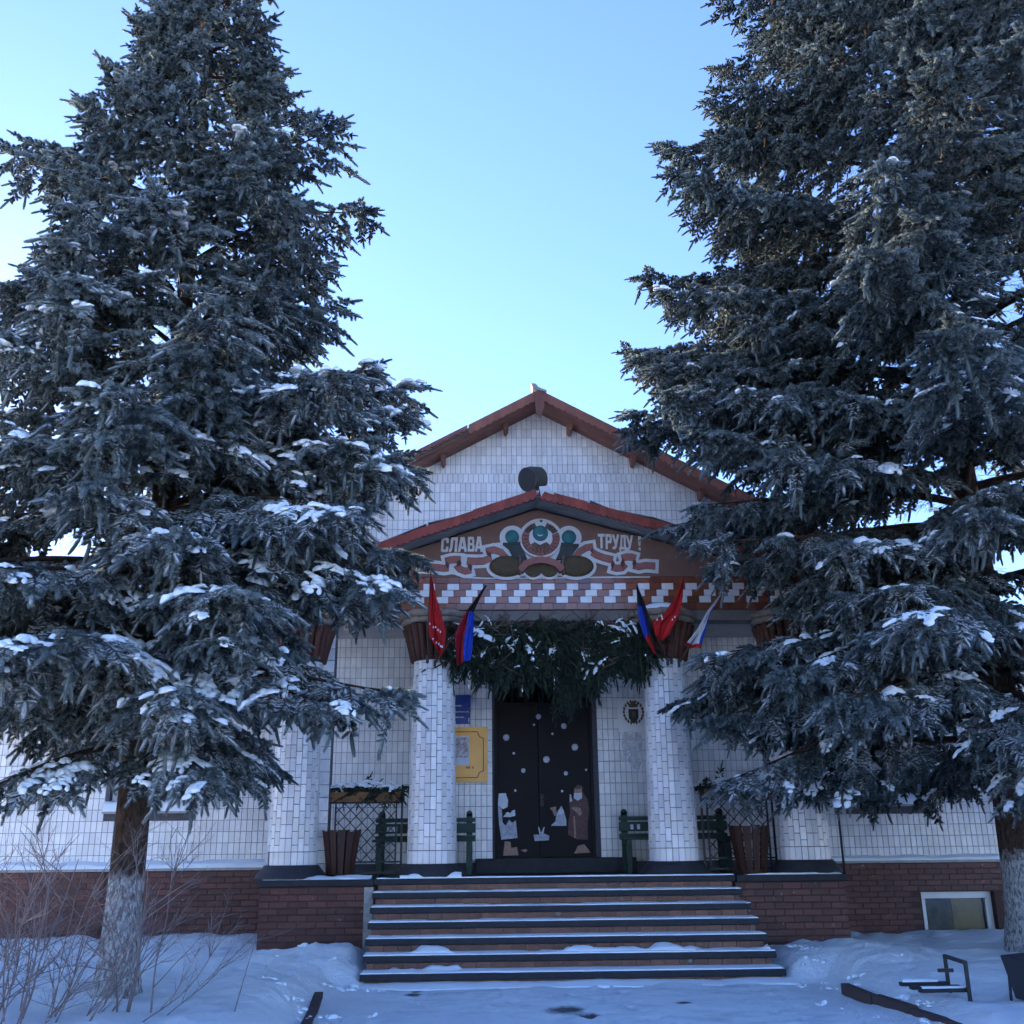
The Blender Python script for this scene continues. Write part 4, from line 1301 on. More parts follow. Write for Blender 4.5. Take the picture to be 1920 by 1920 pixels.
s2 = empty('bearded_man_sticker', (1.47, 16.44, 1.38), 'sticker of a white bearded figure in a long dark coat', 'sticker', 'figure stickers on the door')
flat('coat', [(1.541, 2.30), (1.563, 2.248), (1.612, 2.181), (1.633, 2.032), (1.6, 1.818), (1.601, 1.582), (1.422, 1.592), (1.296, 1.658), (1.311, 1.887), (1.34, 1.985), (1.326, 2.134), (1.338, 2.2), (1.40, 2.19), (1.45, 2.15)], SY0, SY1, 'print_brown', s2)
flat('hat', [(1.41, 2.345), (1.472, 2.399), (1.541, 2.373), (1.55, 2.33), (1.535, 2.347), (1.41, 2.334)], SY0, SY1, 'print_brown', s2)
flat('beard', [(1.41, 2.332), (1.531, 2.345), (1.527, 2.198), (1.456, 2.157), (1.40, 2.199)], SY0 - 0.001, SY1, 'print_tan', s2)
flat('beard', [(1.405, 2.27), (1.527, 2.28), (1.527, 2.198), (1.456, 2.157), (1.40, 2.199)], SY0 - 0.0025, SY0 - 0.0012, 'print_white', s2)
flat('mitten', [(1.338, 2.258), (1.36, 2.25), (1.372, 2.15), (1.335, 2.14)], SY0 - 0.001, SY1, 'print_white', s2)
flat('sleeve_fur', [(1.35, 2.05), (1.42, 2.07), (1.50, 2.05), (1.52, 1.96), (1.48, 1.93), (1.42, 2.0)], SY0 - 0.0015, SY0 - 0.0002, 'print_tan', s2)
flat('coat_trim', [(1.385, 1.93), (1.41, 1.93), (1.42, 1.61), (1.39, 1.61)], SY0 - 0.0015, SY0 - 0.0002, 'print_tan', s2)
flat('base', [(1.445, 1.495), (1.539, 1.518), (1.589, 1.461), (1.629, 1.396), (1.382, 1.383)], SY0, SY1, 'print_tan', s2)
s3 = empty('snowman_sticker', (1.16, 16.44, 1.79), 'pale sticker of a snowman with a small fir', 'sticker', 'figure stickers on the door')
flat('body', [(1.13, 1.99), (1.169, 2.036), (1.205, 2.085), (1.237, 2.019), (1.276, 1.871), (1.274, 1.789), (1.035, 1.791), (1.105, 1.856), (1.12, 1.93)], SY0, SY1, 'print_grey', s3)
flat('head', [(1.16, 1.96), (1.225, 1.965), (1.24, 2.01), (1.20, 2.055), (1.155, 2.02)], SY0 - 0.0015, SY0 - 0.0002, 'print_white', s3)
flat('fir', [(1.023, 2.054), (1.118, 2.078), (1.125, 2.003), (1.115, 1.935), (1.089, 1.938), (1.07, 2.0)], SY0, SY1, 'print_tan', s3)
s4 = empty('rabbit_sticker', (0.88, 16.44, 1.57), 'pale sticker of a rabbit sitting in snow', 'sticker', 'figure stickers on the door')
flat('body', [(0.853, 1.663), (0.879, 1.695), (0.93, 1.678), (1.006, 1.645), (1.0, 1.58), (0.783, 1.569), (0.768, 1.663)], SY0, SY1, 'print_grey', s4)
flat('ear', [(0.838, 1.777), (0.855, 1.77), (0.876, 1.69), (0.858, 1.67)], SY0, SY1, 'print_white', s4)
flat('ear', [(0.941, 1.776), (0.925, 1.775), (0.886, 1.692), (0.92, 1.684)], SY0, SY1, 'print_white', s4)
flat('sledge_sticker', [(0.569, 1.439), (0.637, 1.458), (0.674, 1.438), (0.637, 1.406)], SY0, SY1, 'print_tan', None, label='small tan sticker low on the left door leaf', cat='sticker')


# ------------------------------------------------------------------ benches, bins and flower stands on the porch
def bench(x0, x1, y, label, sticker):
    b = empty('garden_bench', ((x0 + x1) / 2, y, FLOOR), label, 'bench', 'green benches on the porch')
    for x in (x0 + 0.09, x1 - 0.09):
        q = MB().box(x - 0.045, x + 0.045, y + 0.02, y + 0.10, FLOOR, FLOOR + 0.86)
        q.tube([(x, y + 0.02, FLOOR + 0.86), (x, y + 0.10, FLOOR + 0.86)], 0.045, 12)
        q.build('back_post', 'green_wood', b)
        MB().box(x - 0.04, x + 0.04, y - 0.42, y - 0.34, FLOOR, FLOOR + 0.40).build('leg', 'green_wood', b, bevel=0.006)
        MB().box(x - 0.035, x + 0.035, y - 0.44, y + 0.018, FLOOR + 0.402, FLOOR + 0.46).build('seat_bearer', 'green_wood', b, bevel=0.006)
    for z, h in ((0.74, 0.055), (0.585, 0.135), (0.50, 0.05)):
        MB().box(x0, x1, y - 0.022, y + 0.018, FLOOR + z, FLOOR + z + h).build('back_slat', 'green_wood', b, bevel=0.008)
    for k in range(4):
        MB().box(x0, x1, y - 0.46 + 0.115 * k, y - 0.46 + 0.115 * k + 0.098, FLOOR + 0.462, FLOOR + 0.50).build('seat_slat', 'green_wood', b, bevel=0.008)
    for xa, xb in sticker:
        MB().box(xa, xb, y - 0.026, y - 0.0225, FLOOR + 0.61, FLOOR + 0.68).build('paper_label', 'print_white', b)


bench(-1.60, -0.12, 15.95, 'dark green slatted bench left of the door, half behind a column', [(-1.43, -1.28)])
bench(2.02, 3.64, 15.95, 'dark green slatted bench right of the door, half behind a column', [(2.19, 2.235), (2.29, 2.335)])


def slat_bin(cx, cy, label, r0=0.16, r1=0.245, h=0.62):
    b = empty('slatted_bin', (cx, cy, FLOOR), label, 'litter bin', 'slatted wooden bins on the porch')
    n = 13
    for k in range(n):
        a = 2 * math.pi * k / n
        ca, sa = math.cos(a), math.sin(a)
        pts = []
        for r, z in ((r0, FLOOR + 0.05), (r1, FLOOR + h + random.uniform(-0.015, 0.02))):
            for du, dv in ((-1, 0), (1, 0), (1, 1), (-1, 1)):
                w = (math.pi * r / n) * 0.86
                rr = r + dv * 0.02
                pts.append((cx + ca * rr - sa * du * w, cy + sa * rr + ca * du * w, z))
        MB().hexa([pts[0], pts[1], pts[2], pts[3], pts[4], pts[5], pts[6], pts[7]]).build('slat', 'brown_wood', b)
    for z in (0.12, 0.5):
        r = r0 + (r1 - r0) * (z - 0.05) / (h - 0.05) - 0.012
        MB().lathe(cx, cy, [(r - 0.006, FLOOR + z), (r + 0.006, FLOOR + z), (r + 0.008, FLOOR + z + 0.03), (r - 0.004, FLOOR + z + 0.03)], 26, cap=False).build('hoop', 'iron', b)
    MB().lathe(cx, cy, [(r0 * 0.9, FLOOR + 0.001), (r0, FLOOR + 0.006), (r0, FLOOR + 0.049), (r0 * 0.9, FLOOR + 0.05)], 20).build('foot', 'brown_wood', b)


slat_bin(-1.97, 14.98, 'flared brown slatted bin between the two left columns')
slat_bin(3.73, 14.98, 'flared brown slatted bin between the two right columns', 0.18, 0.26, 0.62)


def flower_stand(x0, x1, y, label, glabel):
    s = empty('flower_stand', ((x0 + x1) / 2, y, FLOOR), label, 'plant stand', 'lattice stands with flower boxes')
    for x in (x0, x1):
        MB().box(x - 0.014, x + 0.014, y - 0.014, y + 0.014, FLOOR, FLOOR + 1.24).build('post', 'iron', s)
    for x in (x0 + 0.08, x1 - 0.08):
        MB().box(x - 0.011, x + 0.011, y - 0.012, y + 0.012, FLOOR + 0.06, FLOOR + 1.0).build('upright', 'iron', s)
    for z in (0.06, 0.2, 1.0):
        MB().box(x0 + 0.015, x1 - 0.015, y - 0.010, y + 0.010, FLOOR + z - 0.011, FLOOR + z + 0.011).build('rail', 'iron', s)
    a, b, za, zb = x0 + 0.08, x1 - 0.08, FLOOR + 0.21, FLOOR + 0.99
    step = 0.165
    for sgn in (1, -1):
        k = a - (zb - za)
        while k < b + (zb - za):
            # a diagonal bar clipped to the panel
            pts = []
            for t in np.linspace(0, 1, 60):
                z = za + (zb - za) * t
                x = k + sgn * (z - za) * 0.95 + (0 if sgn > 0 else (zb - za) * 0.0)
                if a <= x <= b:
                    pts.append((x, y + 0.006 * sgn, z))
            if len(pts) > 2:
                MB().tube([pts[0], pts[-1]], 0.0075, 5).build('lattice_bar', 'iron', s)
            k += step
    bx = MB()
    z0 = FLOOR + 1.01
    bx.box(x0 + 0.016, x1 - 0.016, y - 0.15, y - 0.13, z0, z0 + 0.13).box(x0 + 0.016, x1 - 0.016, y + 0.11, y + 0.13, z0, z0 + 0.13)
    bx.box(x0 + 0.016, x0 + 0.036, y - 0.13, y + 0.11, z0, z0 + 0.13).box(x1 - 0.036, x1 - 0.016, y - 0.13, y + 0.11, z0, z0 + 0.13).box(x0 + 0.036, x1 - 0.036, y - 0.13, y + 0.11, z0, z0 + 0.02)
    bx.build('flower_box', 'ochre_wood', s)
    return s


flower_stand(-2.18, -1.16, 15.22, 'black lattice stand with a wooden flower box, left of the steps', '')
flower_stand(3.13, 4.15, 15.22, 'black lattice stand with a wooden flower box, right of the steps', '')


def side_rail(x, label):
    s = empty('porch_railing', (x, 15.7, FLOOR), label, 'railing', 'iron railings at the porch ends')
    y0, y1, z0, z1 = 15.28, 16.40, FLOOR + 0.1, FLOOR + 1.0
    for y in (y0, y1):
        MB().box(x - 0.015, x + 0.015, y - 0.015, y + 0.015, FLOOR, z1 + 0.1).build('post', 'iron', s)
    for z in (z0, z1):
        MB().box(x - 0.011, x + 0.011, y0 + 0.015, y1 - 0.015, z - 0.012, z + 0.012).build('rail', 'iron', s)
    for sgn in (1, -1):
        k = y0 - 1
        while k < y1 + 1:
            pts = [(x + 0.005 * sgn, k + sgn * (z - z0), z) for z in np.linspace(z0, z1, 50) if y0 <= k + sgn * (z - z0) <= y1]
            if len(pts) > 2:
                MB().tube([pts[0], pts[-1]], 0.0075, 5).build('lattice_bar', 'iron', s)
            k += 0.14


side_rail(-2.78, 'black lattice railing closing the left end of the porch')
side_rail(4.66, 'black lattice railing closing the right end of the porch')
dp = MB().tube([(4.815, 14.36, FLOOR - 0.05), (4.815, 14.36, 3.0), (4.815, 14.40, 4.6)], 0.016, 8).build('downpipe', 'iron', None, smooth=True, label='thin black pipe rising at the right corner of the porch', cat='pipe')

# drum lamp on the porch roof
lp = empty('drum_floodlight', (0.81, 15.1, 6.4), 'olive drum shaped floodlight on the ridge of the porch roof', 'floodlight')
ax = Vector((-0.72, -0.62, -0.30)).normalized()
c0 = Vector((0.80, 15.12, 6.98))
prof = [(-0.17, 0.13), (-0.12, 0.185), (0.0, 0.195), (0.04, 0.195), (0.05, 0.203), (0.07, 0.203), (0.08, 0.195), (0.16, 0.195)]
MB().tube([tuple(c0 + ax * t) for t, r in prof[:8]], [r for t, r in prof[:8]], 28).build('housing', 'olive', lp, smooth=False)
MB().tube([tuple(c0 + ax * 0.1605), tuple(c0 + ax * 0.164)], [0.185, 0.18], 28).build('lens', 'drum_in', lp)
MB().tube([(0.80, 15.12, 6.42), (0.80, 15.12, 6.80)], 0.03, 8).build('stand', 'iron', lp)


# ------------------------------------------------------------------ flags
def flag(name, foot, tip, A, Bp, colour, mats, label, marks=None):
    e = empty(name, foot, label, 'flag', 'flags in the brackets on the columns')
    MB().tube([foot, tip], [0.014, 0.011], 8).build('pole', 'pole', e, smooth=True)
    MB().lathe(foot[0], foot[1], [(0.02, foot[2] - 0.05), (0.022, foot[2] + 0.06)], 10).build('holder', 'iron', e)
    NU, NV = 22, 44
    A, Bp = np.array(A), np.array(Bp)
    tt = np.linspace(0, 1, len(A))
    v_, mi = [], []
    for j in range(NV + 1):
        v = j / NV
        a = np.array([np.interp(v, tt, A[:, 0]), np.interp(v, tt, A[:, 1])])
        b = np.array([np.interp(v, tt, Bp[:, 0]), np.interp(v, tt, Bp[:, 1])])
        yc = tip[1] + (foot[1] - tip[1]) * v * 0.9 - 0.03
        for i in range(NU + 1):
            u = i / NU
            p = a + (b - a) * u
            amp = 0.012 + 0.05 * min(1, np.linalg.norm(b - a) / 0.2)
            y = yc + amp * math.sin(u * 9.0 + v * 2.2 + foot[0] * 3) * (0.4 + 0.6 * v) + 0.02 * math.sin(u * 21 + v * 5)
            v_.append((p[0] + 0.006 * math.sin(v * 11 + u * 4), y, p[1]))
    f_ = []
    for j in range(NV):
        for i in range(NU):
            q = j * (NU + 1) + i
            f_.append((q, q + 1, q + NU + 2, q + NU + 1))
            mi.append(colour((i + 0.5) / NU, (j + 0.5) / NV))
    g_ = MB().add(v_, f_)
    g_.mi = mi
    cl = g_.build('cloth', mats, e, smooth=True, fix=False)
    if marks:
        for (u, v) in marks:
            k = int(v * NV) * (NU + 1) + int(u * NU)
            p = v_[k]
            s = 0.011
            MB().prism([(p[0] - s, p[2] - s), (p[0] + s * 0.6, p[2] - s * 1.5), (p[0] + s, p[2] + s), (p[0] - s * 0.4, p[2] + s * 1.3)], p[1] - 0.075, p[1] - 0.073).build('letter_mark', 'flag_white', e)


flag('red_banner', (-0.785, 14.33, 4.0), (-0.745, 14.12, 5.22),
     [(-0.746, 5.139), (-0.75, 4.898), (-0.756, 4.501), (-0.756, 4.305), (-0.646, 4.111), (-0.6, 4.041)], [(-0.714, 5.131), (-0.668, 4.873), (-0.591, 4.619), (-0.523, 4.382), (-0.54, 4.188), (-0.584, 4.041)],
     lambda u, v: 0, ['flag_red'], 'red flag with white lettering hanging beside the left column', [(0.12, .46), (.28, .50), (.44, .54), (.58, .58), (.72, .62), (.1, .68), (.26, .72), (.42, .76), (.58, .80), (.74, .84)])
flag('tricolour_flag', (-0.68, 14.33, 3.935), (0.045, 14.05, 5.0),
     [(0.03, 4.999), (-0.234, 4.641), (-0.319, 4.476), (-0.399, 4.296), (-0.39, 4.109), (-0.362, 3.909)], [(0.046, 4.983), (-0.134, 4.625), (-0.129, 4.498), (-0.137, 4.342), (-0.152, 4.186), (-0.186, 4.0)],
     lambda u, v: 2 if v < 0.2 else (0 if u < 0.5 - 0.2 * max(0, 0.5 - v) else 1), ['flag_dred', 'flag_blue', 'flag_black'], 'black, blue and red flag on a slanting pole at the left column')
flag('tricolour_flag', (2.60, 14.33, 3.95), (2.165, 14.05, 4.99),
     [(2.16, 4.982), (2.168, 4.791), (2.2, 4.545), (2.253, 4.302), (2.332, 4.149), (2.403, 4.05)], [(2.183, 4.993), (2.266, 4.768), (2.301, 4.6), (2.356, 4.401), (2.41, 4.181), (2.436, 4.061)],
     lambda u, v: 2 if (v < 0.28 or u > 0.66) else (1 if v < 0.64 else 0), ['flag_red', 'flag_blue', 'flag_black'], 'furled black, blue and red flag at the right column')
flag('red_banner', (2.655, 14.33, 3.97), (2.85, 14.05, 5.12),
     [(2.838, 5.116), (2.722, 4.845), (2.576, 4.622), (2.371, 4.478), (2.416, 4.301), (2.501, 4.246)], [(2.858, 5.093), (2.821, 4.845), (2.763, 4.621), (2.698, 4.454), (2.625, 4.322), (2.533, 4.241)],
     lambda u, v: 0, ['flag_red'], 'red flag between two other flags at the right column', [(0.1, .52), (.2, .54), (.3, .56), (.12, .58), (.85, .5), (.8, .56)])
flag('white_blue_red_flag', (2.76, 14.33, 3.93), (3.447, 14.05, 4.99),
     [(3.433, 4.972), (3.293, 4.798), (3.171, 4.63), (3.023, 4.398), (2.904, 4.255), (2.833, 4.157)], [(3.449, 4.966), (3.325, 4.786), (3.19, 4.597), (3.149, 4.397), (3.101, 4.254), (3.07, 4.123)],
     lambda u, v: 2 if v > 0.9 else (1 if u > 0.76 and v > 0.3 else 0), ['flag_white', 'flag_blue', 'flag_red'], 'white, blue and red flag on a slanting pole at the right column')


class Pts:
    def __init__(self):
        self.p, self.e, self.s, self.k = [], [], [], []

    def add(self, p, d, roll, s, k):
        d = d / (np.linalg.norm(d) + 1e-9)
        self.p.append(p)
        self.e.append((roll, -math.asin(max(-1, min(1, d[2]))), math.atan2(d[1], d[0])))
        self.s.append(s)
        self.k.append(k)


class Limbs:
    """thin tapering tubes gathered quickly into arrays"""
    def __init__(self):
        self.V, self.F, self.n = [], [], 0

    def tube(self, path, r0, r1, n):
        path = np.asarray(path)
        m_ = len(path)
        d = np.gradient(path, axis=0)
        d /= np.linalg.norm(d, axis=1)[:, None] + 1e-9
        u = np.cross(d, [0.03, 0.02, 1.0])
        u /= np.linalg.norm(u, axis=1)[:, None] + 1e-9
        w = np.cross(d, u)
        an = 2 * np.pi * np.arange(n) / n
        r = np.linspace(r0, r1, m_)
        ring = path[:, None] + (u[:, None] * np.cos(an)[None, :, None] + w[:, None] * np.sin(an)[None, :, None]) * r[:, None, None]
        self.V.append(ring.reshape(-1, 3))
        i = (np.arange(m_ - 1) * n)[:, None] + np.arange(n)[None]
        j = (np.arange(m_ - 1) * n)[:, None] + ((np.arange(n) + 1) % n)[None]
        self.F.append(np.stack([i, j, j + n, i + n], -1).reshape(-1, 4) + self.n)
        self.n += m_ * n

    def build(self, name, m_, parent, kind='stuff', **kw):
        o = link(name, np_mesh(name, np.concatenate(self.V), np.concatenate(self.F), [m_], smooth=True), parent)
        return tag(o, kind=kind, **kw)


# ------------------------------------------------------------------ spruce sprays
def spray_mesh(name, rng, length=0.42, pairs=4, needle=0.028, body=0.0145, droop=0.10, mat_n='needle', shoot=0.084, bush=1.0, raw=False):
    """a flat spray of plump finger-like shoots, each a close brush of needles; grows along +X"""
    fingers, stems = [], []

    def axis(t):
        return np.array([length * t, 0.014 * math.sin(5 * t), -droop * t * t])
    stems += [(axis(0), axis(0.5)), (axis(0.5), axis(0.9))]
    fingers.append((axis(0.72), axis(1.0) + np.array([0.05, 0, 0])))
    for k in range(pairs):
        t = 0.10 + 0.72 * (k + 0.35) / pairs
        for s in (-1, 1):
            p = axis(t + rng.uniform(-0.06, 0.06))
            an = R(rng.uniform(32, 66)) * s
            L = shoot * (1.35 - 0.55 * t) * rng.uniform(0.8, 1.2)
            pit = rng.uniform(-0.55, 0.12)
            d = np.array([math.cos(an), math.sin(an), pit])
            d /= np.linalg.norm(d)
            fingers.append((p + d * L * 0.12, p + d * L))
            stems.append((p, p + d * L * 0.3))
            if t < 0.55 and rng.random() < 0.7:
                a2 = an + rng.choice([-1, 1]) * R(rng.uniform(34, 58))
                m_ = p + d * L * rng.uniform(0.5, 0.8)
                d2 = np.array([math.cos(a2), math.sin(a2), pit + rng.uniform(-0.4, 0.1)])
                d2 /= np.linalg.norm(d2)
                fingers.append((m_, m_ + d2 * L * rng.uniform(0.6, 0.85)))
            if rng.random() < 0.35 * bush:
                d3 = np.array([math.cos(an) * 0.6, math.sin(an) * 0.6, rng.uniform(-1.1, -0.4)])
                d3 /= np.linalg.norm(d3)
                m_ = p + d * L * 0.25
                fingers.append((m_, m_ + d3 * L * 0.85))
    V, T, MI, AG = [], [], [], []
    n0 = 0

    def frame(a, b):
        d = b - a
        L = np.linalg.norm(d)
        d = d / L
        u = np.cross(d, [0.01, 0.02, 1.0])
        u = u / (np.linalg.norm(u) + 1e-9)
        return d, L, u, np.cross(u, d)
    for a, b in stems:
        d, L, u, w = frame(a, b)
        for k in range(3):
            an = 2 * math.pi * k / 3
            o = (u * math.cos(an) + w * math.sin(an)) * 0.0035
            V += [a + o, b + o * 0.7]
            AG += [0.0, 0.0]
        for k in range(3):
            k2 = (k + 1) % 3
            T += [(n0 + 2 * k, n0 + 2 * k2, n0 + 2 * k2 + 1), (n0 + 2 * k, n0 + 2 * k2 + 1, n0 + 2 * k + 1)]
            MI += [1, 1]
        n0 += 6
    NB = 6
    for a, b in fingers:
        d, L, u, w = frame(a, b)
        tone = rng.uniform(0.15, 0.85)
        rb = body * rng.uniform(0.8, 1.2)
        rings = ((0.0, 0.5), (0.25, 0.95), (0.7, 1.05), (0.95, 0.72))
        for t, q in rings:
            for k in range(NB):
                an = 2 * math.pi * k / NB + t * 0.9
                V.append(a + d * L * t + (u * math.cos(an) + w * math.sin(an)) * rb * q * rng.uniform(0.82, 1.18))
                AG.append(tone - 0.22 + 0.25 * t)
        V.append(a + d * L * 1.03)
        AG.append(tone + 0.05)
        for i in range(3):
            for k in range(NB):
                p0, p1 = n0 + i * NB + k, n0 + i * NB + (k + 1) % NB
                T += [(p0, p0 + NB, p1), (p1, p0 + NB, p1 + NB)]
                MI += [0, 0]
        for k in range(NB):
            T.append((n0 + 3 * NB + k, n0 + 4 * NB, n0 + 3 * NB + (k + 1) % NB))
            MI.append(0)
        n0 += 4 * NB + 1
        n = max(28, int(L * 480))
        for k in range(n):
            t = (k + rng.random()) / n
            an = 2.399 * k + rng.uniform(-0.4, 0.4)
            rad = u * math.cos(an) + w * math.sin(an)
            tang = -u * math.sin(an) + w * math.cos(an)
            p = a + d * L * t + rad * rb * 0.45
            fwd = rng.uniform(0.05, 0.6) if t < 0.85 else rng.uniform(0.2, 1.2)
            nd = d * fwd + rad
            nd = nd / np.linalg.norm(nd)
            ln = needle * rng.uniform(0.75, 1.15)
            V += [p - tang * 0.004, p + tang * 0.004, p + nd * ln]
            AG += [tone + 0.2 * t, tone + 0.2 * t, tone + 0.2 * t + 0.2]
            T.append((n0, n0 + 1, n0 + 2))
            MI.append(0)
            n0 += 3
    if raw:
        return np.array(V), np.array(T), np.array(MI), np.array(AG)
    return np_mesh(name, np.array(V), np.array(T), [mat_n, 'bark_twig'], MI, tone=AG, smooth=True)


def euler_m(e):
    return np.array(Matrix.Rotation(e[2], 3, 'Z') @ Matrix.Rotation(e[1], 3, 'Y') @ Matrix.Rotation(e[0], 3, 'X'))


def lateral_mesh(name, rng, ll, kinds, mat_n='needle'):
    """a side branch along +X with sprays set alternately along it"""
    pl = Pts()
    q, j = 0.05, 0
    while q < ll:
        ya = R(rng.uniform(18, 48)) * (1 if j % 2 else -1)
        pl.add(np.array([q, 0, -0.18 * q * q]), np.array([math.cos(ya), math.sin(ya), -0.36 * q - rng.uniform(-0.12, 0.28)]), rng.uniform(-0.45, 0.45), rng.uniform(0.62, 0.95), rng.integers(0, len(kinds)))
        q += 0.20 * rng.uniform(0.8, 1.2)
        j += 1
    pl.add(np.array([ll - 0.12, 0, -0.18 * ll * ll]), np.array([1, 0, rng.uniform(-0.25, 0.2)]), rng.uniform(-0.4, 0.4), rng.uniform(0.65, 0.95), rng.integers(0, len(kinds)))
    if rng.random() < 0.55:
        pl.add(np.array([ll * rng.uniform(0.1, 0.6), 0, -0.02]), np.array([0.5, rng.uniform(-0.2, 0.2), -rng.uniform(0.7, 1.3)]), rng.uniform(-1.5, 1.5), rng.uniform(0.6, 0.95), rng.integers(0, len(kinds)))
    V, T, MI, AG, o = [], [], [], [], 0
    for p, e, s_, k in zip(pl.p, pl.e, pl.s, pl.k):
        v, t, m_, ag = kinds[k]
        AG.append(ag + rng.uniform(-0.12, 0.12))
        V.append(v * s_ @ euler_m(e).T + p)
        T.append(t + o)
        MI.append(m_)
        o += len(v)
    L_ = Limbs()
    L_.tube(np.array([(0, 0, 0), (ll * 0.5, 0, -0.045 * ll * ll + 0.012), (ll, 0, -0.18 * ll * ll)]), 0.007, 0.003, 3)
    lv, lf = L_.V[0], L_.F[0]
    V.append(lv)
    T.append(np.concatenate([lf[:, [0, 1, 2]], lf[:, [0, 2, 3]]]) + o)
    MI.append(np.ones(len(lf) * 2, dtype=int))
    return np_mesh(name, np.concatenate(V), np.concatenate(T), [mat_n, 'bark_twig'], np.concatenate(MI), tone=np.concatenate(AG + [np.zeros(len(lv))]), smooth=True)


def dead_mesh(name, rng, length=0.5):
    """a bare, much forked dead twig"""
    b = MB()

    def grow_(p, d, L, r, lev):
        q = p + d * L
        m_ = p + d * L * 0.5 + np.array([rng.uniform(-1, 1), rng.uniform(-1, 1), rng.uniform(-1, 1)]) * L * 0.06
        b.tube([tuple(p), tuple(m_), tuple(q)], [r, r * 0.8, r * 0.5], 3, cap=False)
        if lev < 2:
            for k in range(5 if lev == 0 else 3):
                t = rng.uniform(0.15, 0.95)
                dd = d + np.array([rng.uniform(-.2, .2), rng.choice([-1, 1]) * rng.uniform(0.5, 1.1), rng.uniform(-0.6, 0.2)])
                dd /= np.linalg.norm(dd)
                grow_(p + d * L * t, dd, L * rng.uniform(0.3, 0.55), r * 0.6, lev + 1)
    grow_(np.zeros(3), np.array([1.0, 0, -0.1]), length, 0.004, 0)
    me = bpy.data.meshes.new(name)
    me.from_pydata(b.v, [], b.f)
    me.materials.append(M['dead_twig'])
    return me


def blob_mesh(name, rng, lx, ly, lz, n=10, sub=2, droop=1.0):
    """a lumpy pad of snow: a heap of flattened lumps fused by overlap, underside nearly flat"""
    V, T = [], []
    o = 0
    bm = bmesh.new()
    bmesh.ops.create_icosphere(bm, subdivisions=sub, radius=1.0)
    bv = np.array([v.co[:] for v in bm.verts])
    bf = np.array([[v.index for v in f.verts] for f in bm.faces])
    bm.free()
    for k in range(n):
        c = np.array([rng.normal(0, 0.38) * lx, rng.normal(0, 0.36) * ly, rng.uniform(-0.1, 0.12) * lz])
        r = np.array([lx * rng.uniform(0.14, 0.38), ly * rng.uniform(0.14, 0.40), lz * rng.uniform(0.4, 0.9)])
        v = bv * (1 + 0.22 * np.sin(bv @ rng.normal(0, 2.6, 3) + rng.uniform(0, 6))[:, None])
        an = rng.uniform(0, math.pi)
        cs, sn = math.cos(an), math.sin(an)
        v = v * r
        v = np.stack([v[:, 0] * cs - v[:, 1] * sn, v[:, 0] * sn + v[:, 1] * cs, np.where(v[:, 2] < 0, v[:, 2] * 0.4, v[:, 2])], -1)
        v = v + c
        v[:, 2] -= droop * (0.5 * (v[:, 0] / lx) ** 2 * lz + 0.9 * (v[:, 1] / ly) ** 2 * lz)
        V.append(v)
        T.append(bf + o)
        o += len(v)
    return np_mesh(name, np.concatenate(V), np.concatenate(T), ['snow'], smooth=True)


def proto(me):
    return bpy.data.objects.new(me.name, me)        # source of instances only, never linked to the scene


rp = np.random.default_rng(11)
RAW = [spray_mesh('spray_%d' % k, rp, 0.38 + 0.03 * k, 6, droop=0.05 + 0.03 * k, raw=True) for k in range(5)]
SPRAYS = [proto(np_mesh('spray_%d' % k, *RAW[k][:2], ['needle', 'bark_twig'], RAW[k][2], tone=RAW[k][3], smooth=True)) for k in range(4)]
LAT_L = [0.24, 0.38, 0.54, 0.72, 0.92]
LATS = [proto(lateral_mesh('side_branch_%d' % k, rp, LAT_L[k // 3], RAW)) for k in range(15)]
LATS_SNOWY = []
for o_l in LATS:
    m_c = o_l.data.copy()
    m_c.materials[0] = M['needle_snowy']
    LATS_SNOWY.append(proto(m_c))
DEAD = [proto(dead_mesh('dead_spray_%d' % k, rp)) for k in range(2)]
GREEN = [proto(spray_mesh('cut_spray_%d' % k, rp, 0.40, 4, needle=0.025, body=0.009, droop=0.14, mat_n='needle_green')) for k in range(3)]
BLOBS = [proto(blob_mesh('snow_pad_%d' % k, rp, 0.18, 0.12, 0.036, 12, 2)) for k in range(6)]


def cone_mesh():
    return MB().lathe(0, 0, [(0.002, -0.085), (0.011, -0.07), (0.014, -0.03), (0.011, -0.005), (0.003, 0.0)], 8)


